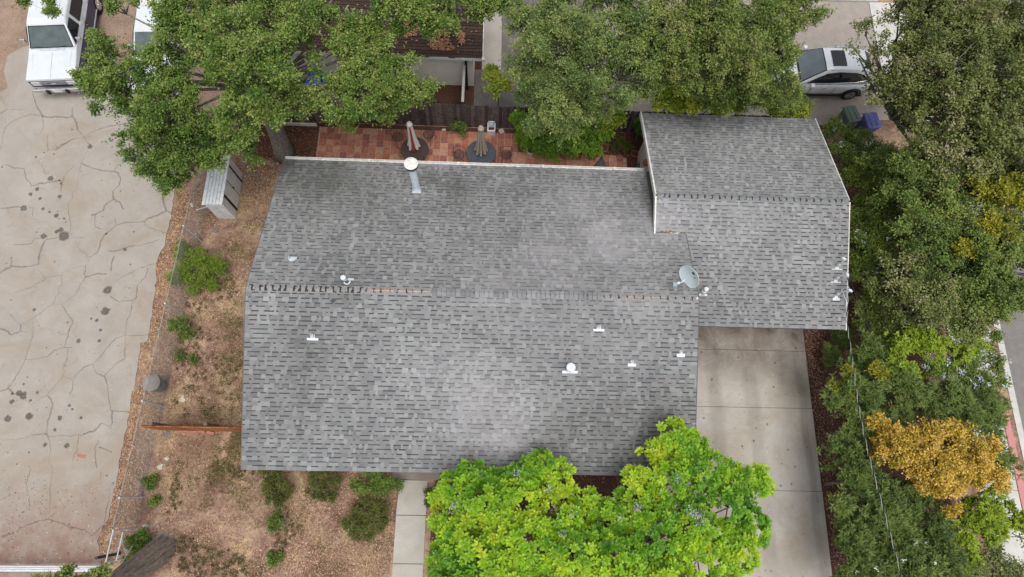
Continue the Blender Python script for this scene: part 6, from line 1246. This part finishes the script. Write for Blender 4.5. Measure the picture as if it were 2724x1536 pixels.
# ---------------------------------------------------------------- leaf litter, mulch chips, dry grass
def litter(name,zones,label,cat,pal,l=.06,w=.035,seed=0,up=.35):
    rng=np.random.default_rng(seed); C=[]
    for poly,n,z,soft in zones:
        poly=np.array(poly); lo,hi=poly.min(0),poly.max(0); pts=lo+(hi-lo)*rng.random((n*3,2)); x,y=pts[:,0],pts[:,1]; ins=np.zeros(len(pts),bool); j=len(poly)-1
        for i in range(len(poly)):
            xi,yi=poly[i];xj,yj=poly[j]; ins^=((yi>y)!=(yj>y))&(x<(xj-xi)*(y-yi)/(yj-yi+1e-12)+xi); j=i
        pts=pts[ins]
        if soft: pts=pts[vnoise(pts[:,0],pts[:,1],soft,seed)+.25*vnoise(pts[:,0],pts[:,1],soft*4,seed+1)>.55]
        pts=pts[:n]; zz_=z(pts[:,0],pts[:,1]) if callable(z) else np.full(len(pts),z)
        C.append(np.column_stack([pts,zz_+rng.random(len(pts))*.015]))
    C=np.concatenate(C); n=len(C); a=rng.random(n)*6.28; D=unit(np.column_stack([np.cos(a),np.sin(a),rng.normal(0,.2,n)])); N=unit(rng.normal(0,up,(n,3))+[0,0,1])
    pal=np.array(pal); col=pal[rng.integers(0,len(pal),n)]*rng.uniform(.7,1.25,(n,1))
    o=leaves_mesh(name,C,D,N,l*rng.uniform(.6,1.3,n),w*rng.uniform(.6,1.3,n),col,M['litter'],None); return tag(o,label,cat,kind='stuff')
OR=[(.42,.26,.15),(.46,.30,.18),(.34,.19,.12),(.52,.38,.25),(.25,.14,.10)]
strip_=[(a+.02,b) for a,b in EDGE]; fl=[(FX(b)-.05,b) for a,b in EDGE][::-1]
litter('leaf_litter',[(strip_+fl,3500,.012,0),(strip_+fl,6500,.014,1.3)],'orange brown fallen leaves along the edge of the concrete drive','leaves',OR,.07,.045,1)
nbz=lambda x,y:NE+.30*(y-ey)+.055
heaps=[]
for x,y,r,n in((1165,75,.35,150),(1180,105,.25,80),(1187,130,.28,150),(1215,105,.25,130),(1160,128,.22,110),(1115,60,.5,420),(1090,20,.5,380),(1085,85,.4,220),(1230,118,.18,60)):
    c=P(x,y,3.2); c=P(x,y,NE+.3*(c[1]-ey)); heaps.append(([(c[0]+r*1.3*math.cos(a),c[1]+r*.8*math.sin(a)) for a in np.linspace(0,6.28,12)[:-1]],n,nbz,3.0))
heaps.append(([(2,10.5),(7.0,10.5),(7.0,14.5),(1,14.5)],260,nbz,0))
litter('roof_leaves',heaps,'heaps of fallen leaves on the brown neighbour roof','leaves',[(.42,.22,.13),(.5,.3,.19),(.33,.16,.1)],.085,.055,2)
yard=[(-4.0,-9.5),(4.5,-9.5),(4.5,-5.6),(.1,-5.4),(.3,5.5),(-1.0,7.4),(-4,6.2)]
litter('yard_leaves',[(yard,8000,.01,.55),(yard,3000,.012,1.7),([(-.6,-8.9),(4.55,-8.9),(4.55,-5.5),(1.5,-5.4)],5200,.01,.8),([(-4,3.5),(-.2,5.6),(-.5,7.2),(-3.8,6.4)],3500,.01,0)],'scattered tan and brown fallen leaves over the dry yard','leaves',[(.46,.31,.2),(.38,.22,.15),(.58,.44,.3),(.2,.11,.075),(.3,.15,.12)],.062,.036,3)
litter('mulch_chips',[([(20.15,-9.5),(21.2,-9.5),(22.0,-3),(22.2,1),(21.6,2),(20.2,.5)],9000,.012,0),([(5.75,-8.5),(14,-8.5),(14,-5),(6.2,-5)],2500,.012,0)],'brown wood mulch chips beside the driveway','mulch',[(.26,.14,.105),(.36,.22,.16),(.17,.09,.065),(.46,.31,.22)],.11,.026,4,.6)
litter('patio_leaves',[([(8.7,7.5),(13.7,7.6),(13.7,8.7),(8.7,8.7)],1800,.02,0),([(.3,6.9),(13.4,6.9),(13.4,7.6),(.3,8.4)],700,.04,.8),([(-2.2,6.2),(.3,6),(.3,8.6),(-2.2,8.6)],1600,.015,0)],'brown leaves on the patio and its planting bed','leaves',[(.3,.14,.08),(.38,.2,.11),(.22,.1,.06)],.06,.035,5)
litter('drive_specks',[([(-9,-9),(-5.6,-9),(-5.5,-6),(-9,-6)],420,.034,0),([(-9,-6),(-5.6,-6),(-5.4,5),(-11,8)],160,.034,0),([(15.7,-9),(19.9,-9),(19.9,-.5),(15.7,-.5)],130,.05,0)],'pale leaf specks on the concrete drives','leaves',[(.6,.5,.38),(.4,.28,.18),(.15,.1,.07)],.05,.03,6)
def grass(name,poly,n,label,pal,h,seed,soft,th=.55):
    rng=np.random.default_rng(seed); poly=np.array(poly); lo,hi=poly.min(0),poly.max(0); pts=lo+(hi-lo)*rng.random((n*4,2)); x,y=pts[:,0],pts[:,1]; ins=np.zeros(len(pts),bool); j=len(poly)-1
    for i in range(len(poly)):
        xi,yi=poly[i];xj,yj=poly[j]; ins^=((yi>y)!=(yj>y))&(x<(xj-xi)*(y-yi)/(yj-yi+1e-12)+xi); j=i
    pts=pts[ins]; k=vnoise(pts[:,0],pts[:,1],soft,seed)*.7+.3*vnoise(pts[:,0],pts[:,1],soft*3.3,seed+1); pts=pts[k>th][:n]; n=len(pts)
    a=rng.random(n)*6.28; el=rng.uniform(.35,1.2,n); D=np.column_stack([np.cos(a)*np.cos(el),np.sin(a)*np.cos(el),np.sin(el)]); C=np.column_stack([pts,np.full(n,.004)])
    N=unit(np.column_stack([-np.cos(a)*np.sin(el),-np.sin(a)*np.sin(el),np.cos(el)])); pal=np.array(pal); col=pal[rng.integers(0,len(pal),n)]*rng.uniform(.75,1.2,(n,1))
    o=leaves_mesh(name,C,D,N,h*rng.uniform(.5,1.3,n),.014*np.ones(n),col,M['litter'],None); return tag(o,label,'grass',kind='stuff')
grass('dry_grass',yard,30000,'short straw-coloured dry grass over the side and front yard',[(.48,.36,.2),(.42,.3,.16),(.55,.44,.27),(.33,.24,.13)],.09,8,.6,.47)
grass('green_tufts',[(-3.6,-9),(4.4,-9),(4.4,-5.5),(.1,-5.4),(.3,5.0),(-2.5,4.0),(-3.7,-4)],16000,'dull olive grass tufts in the dry yard',[(.12,.11,.04),(.16,.15,.05),(.09,.08,.035)],.085,21,1.5,.64)

def spots(name,poly,nsp,per,r,label,pal,h,seed):
    rng=np.random.default_rng(seed); poly=np.array(poly); lo,hi=poly.min(0),poly.max(0); c=lo+(hi-lo)*rng.random((nsp*4,2)); x,y=c[:,0],c[:,1]; ins=np.zeros(len(c),bool); j=len(poly)-1
    for i in range(len(poly)):
        xi,yi=poly[i];xj,yj=poly[j]; ins^=((yi>y)!=(yj>y))&(x<(xj-xi)*(y-yi)/(yj-yi+1e-12)+xi); j=i
    c=c[ins]; c=c[vnoise(c[:,0],c[:,1],.8,seed)>.38][:nsp]; k=len(c); rr=r*rng.uniform(.4,1.5,(k,1,1)); q=(c[:,None,:]+rng.normal(0,1,(k,per,2))*rr*.5).reshape(-1,2); n=len(q)
    a=rng.random(n)*6.28; el=rng.uniform(.3,1.3,n); D=np.column_stack([np.cos(a)*np.cos(el),np.sin(a)*np.cos(el),np.sin(el)]); N=unit(np.column_stack([-np.cos(a)*np.sin(el),-np.sin(a)*np.sin(el),np.cos(el)]))
    pal=np.array(pal); col=pal[rng.integers(0,len(pal),n)]*rng.uniform(.75,1.25,(n,1)); o=leaves_mesh(name,np.column_stack([q,np.full(n,.004)]),D,N,h*rng.uniform(.5,1.3,n),.02*np.ones(n),col,M['litter'],None); return tag(o,label,'grass',kind='stuff')
OLV=[(.15,.12,.06),(.19,.155,.075),(.12,.095,.05),(.23,.18,.10)]
spots('weed_tufts',px_poly([(480,1200),(690,1260),(800,1400),(700,1536),(480,1536),(440,1380)]),230,45,.055,'many small dark dry weed tufts dotting the front yard',OLV,.075,31)
spots('side_tufts',px_poly([(500,600),(650,640),(640,1090),(460,1110)]),170,40,.07,'small dark weed tufts in the dry side yard',OLV,.07,32)
def patch_grass(name,pts,n,label,seed): 
    rng=np.random.default_rng(seed); L=[]
    for x,y,r in pts:
        c=P(x,y,0)[:2]; q=c+rng.normal(0,r*.5,(int(n*r*r),2)); L.append(q)
    q=np.concatenate(L); q=q[vnoise(q[:,0],q[:,1],3.0,seed)>.33]; n=len(q); a=rng.random(n)*6.28; el=rng.uniform(.4,1.3,n); D=np.column_stack([np.cos(a)*np.cos(el),np.sin(a)*np.cos(el),np.sin(el)]); N=unit(np.column_stack([-np.cos(a)*np.sin(el),-np.sin(a)*np.sin(el),np.cos(el)]))
    pal=np.array([(.15,.14,.045),(.20,.18,.06),(.12,.11,.04),(.26,.21,.09)]); col=pal[rng.integers(0,4,n)]*rng.uniform(.75,1.2,(n,1)); o=leaves_mesh(name,np.column_stack([q,np.full(n,.004)]),D,N,.09*rng.uniform(.5,1.3,n),.016*np.ones(n),col,M['litter'],None); return tag(o,label,'grass',kind='stuff')
patch_grass('olive_grass',[(600,1230,.8),(630,1190,.6),(570,1270,.5),(640,1150,.4),(620,660,.45),(610,760,.5),(625,860,.4),(630,960,.5),(590,1010,.35),(640,1050,.35),(470,940,.25),(560,1105,.3),(650,1290,.5)],2600,'dull olive green grass patches along the house',41)
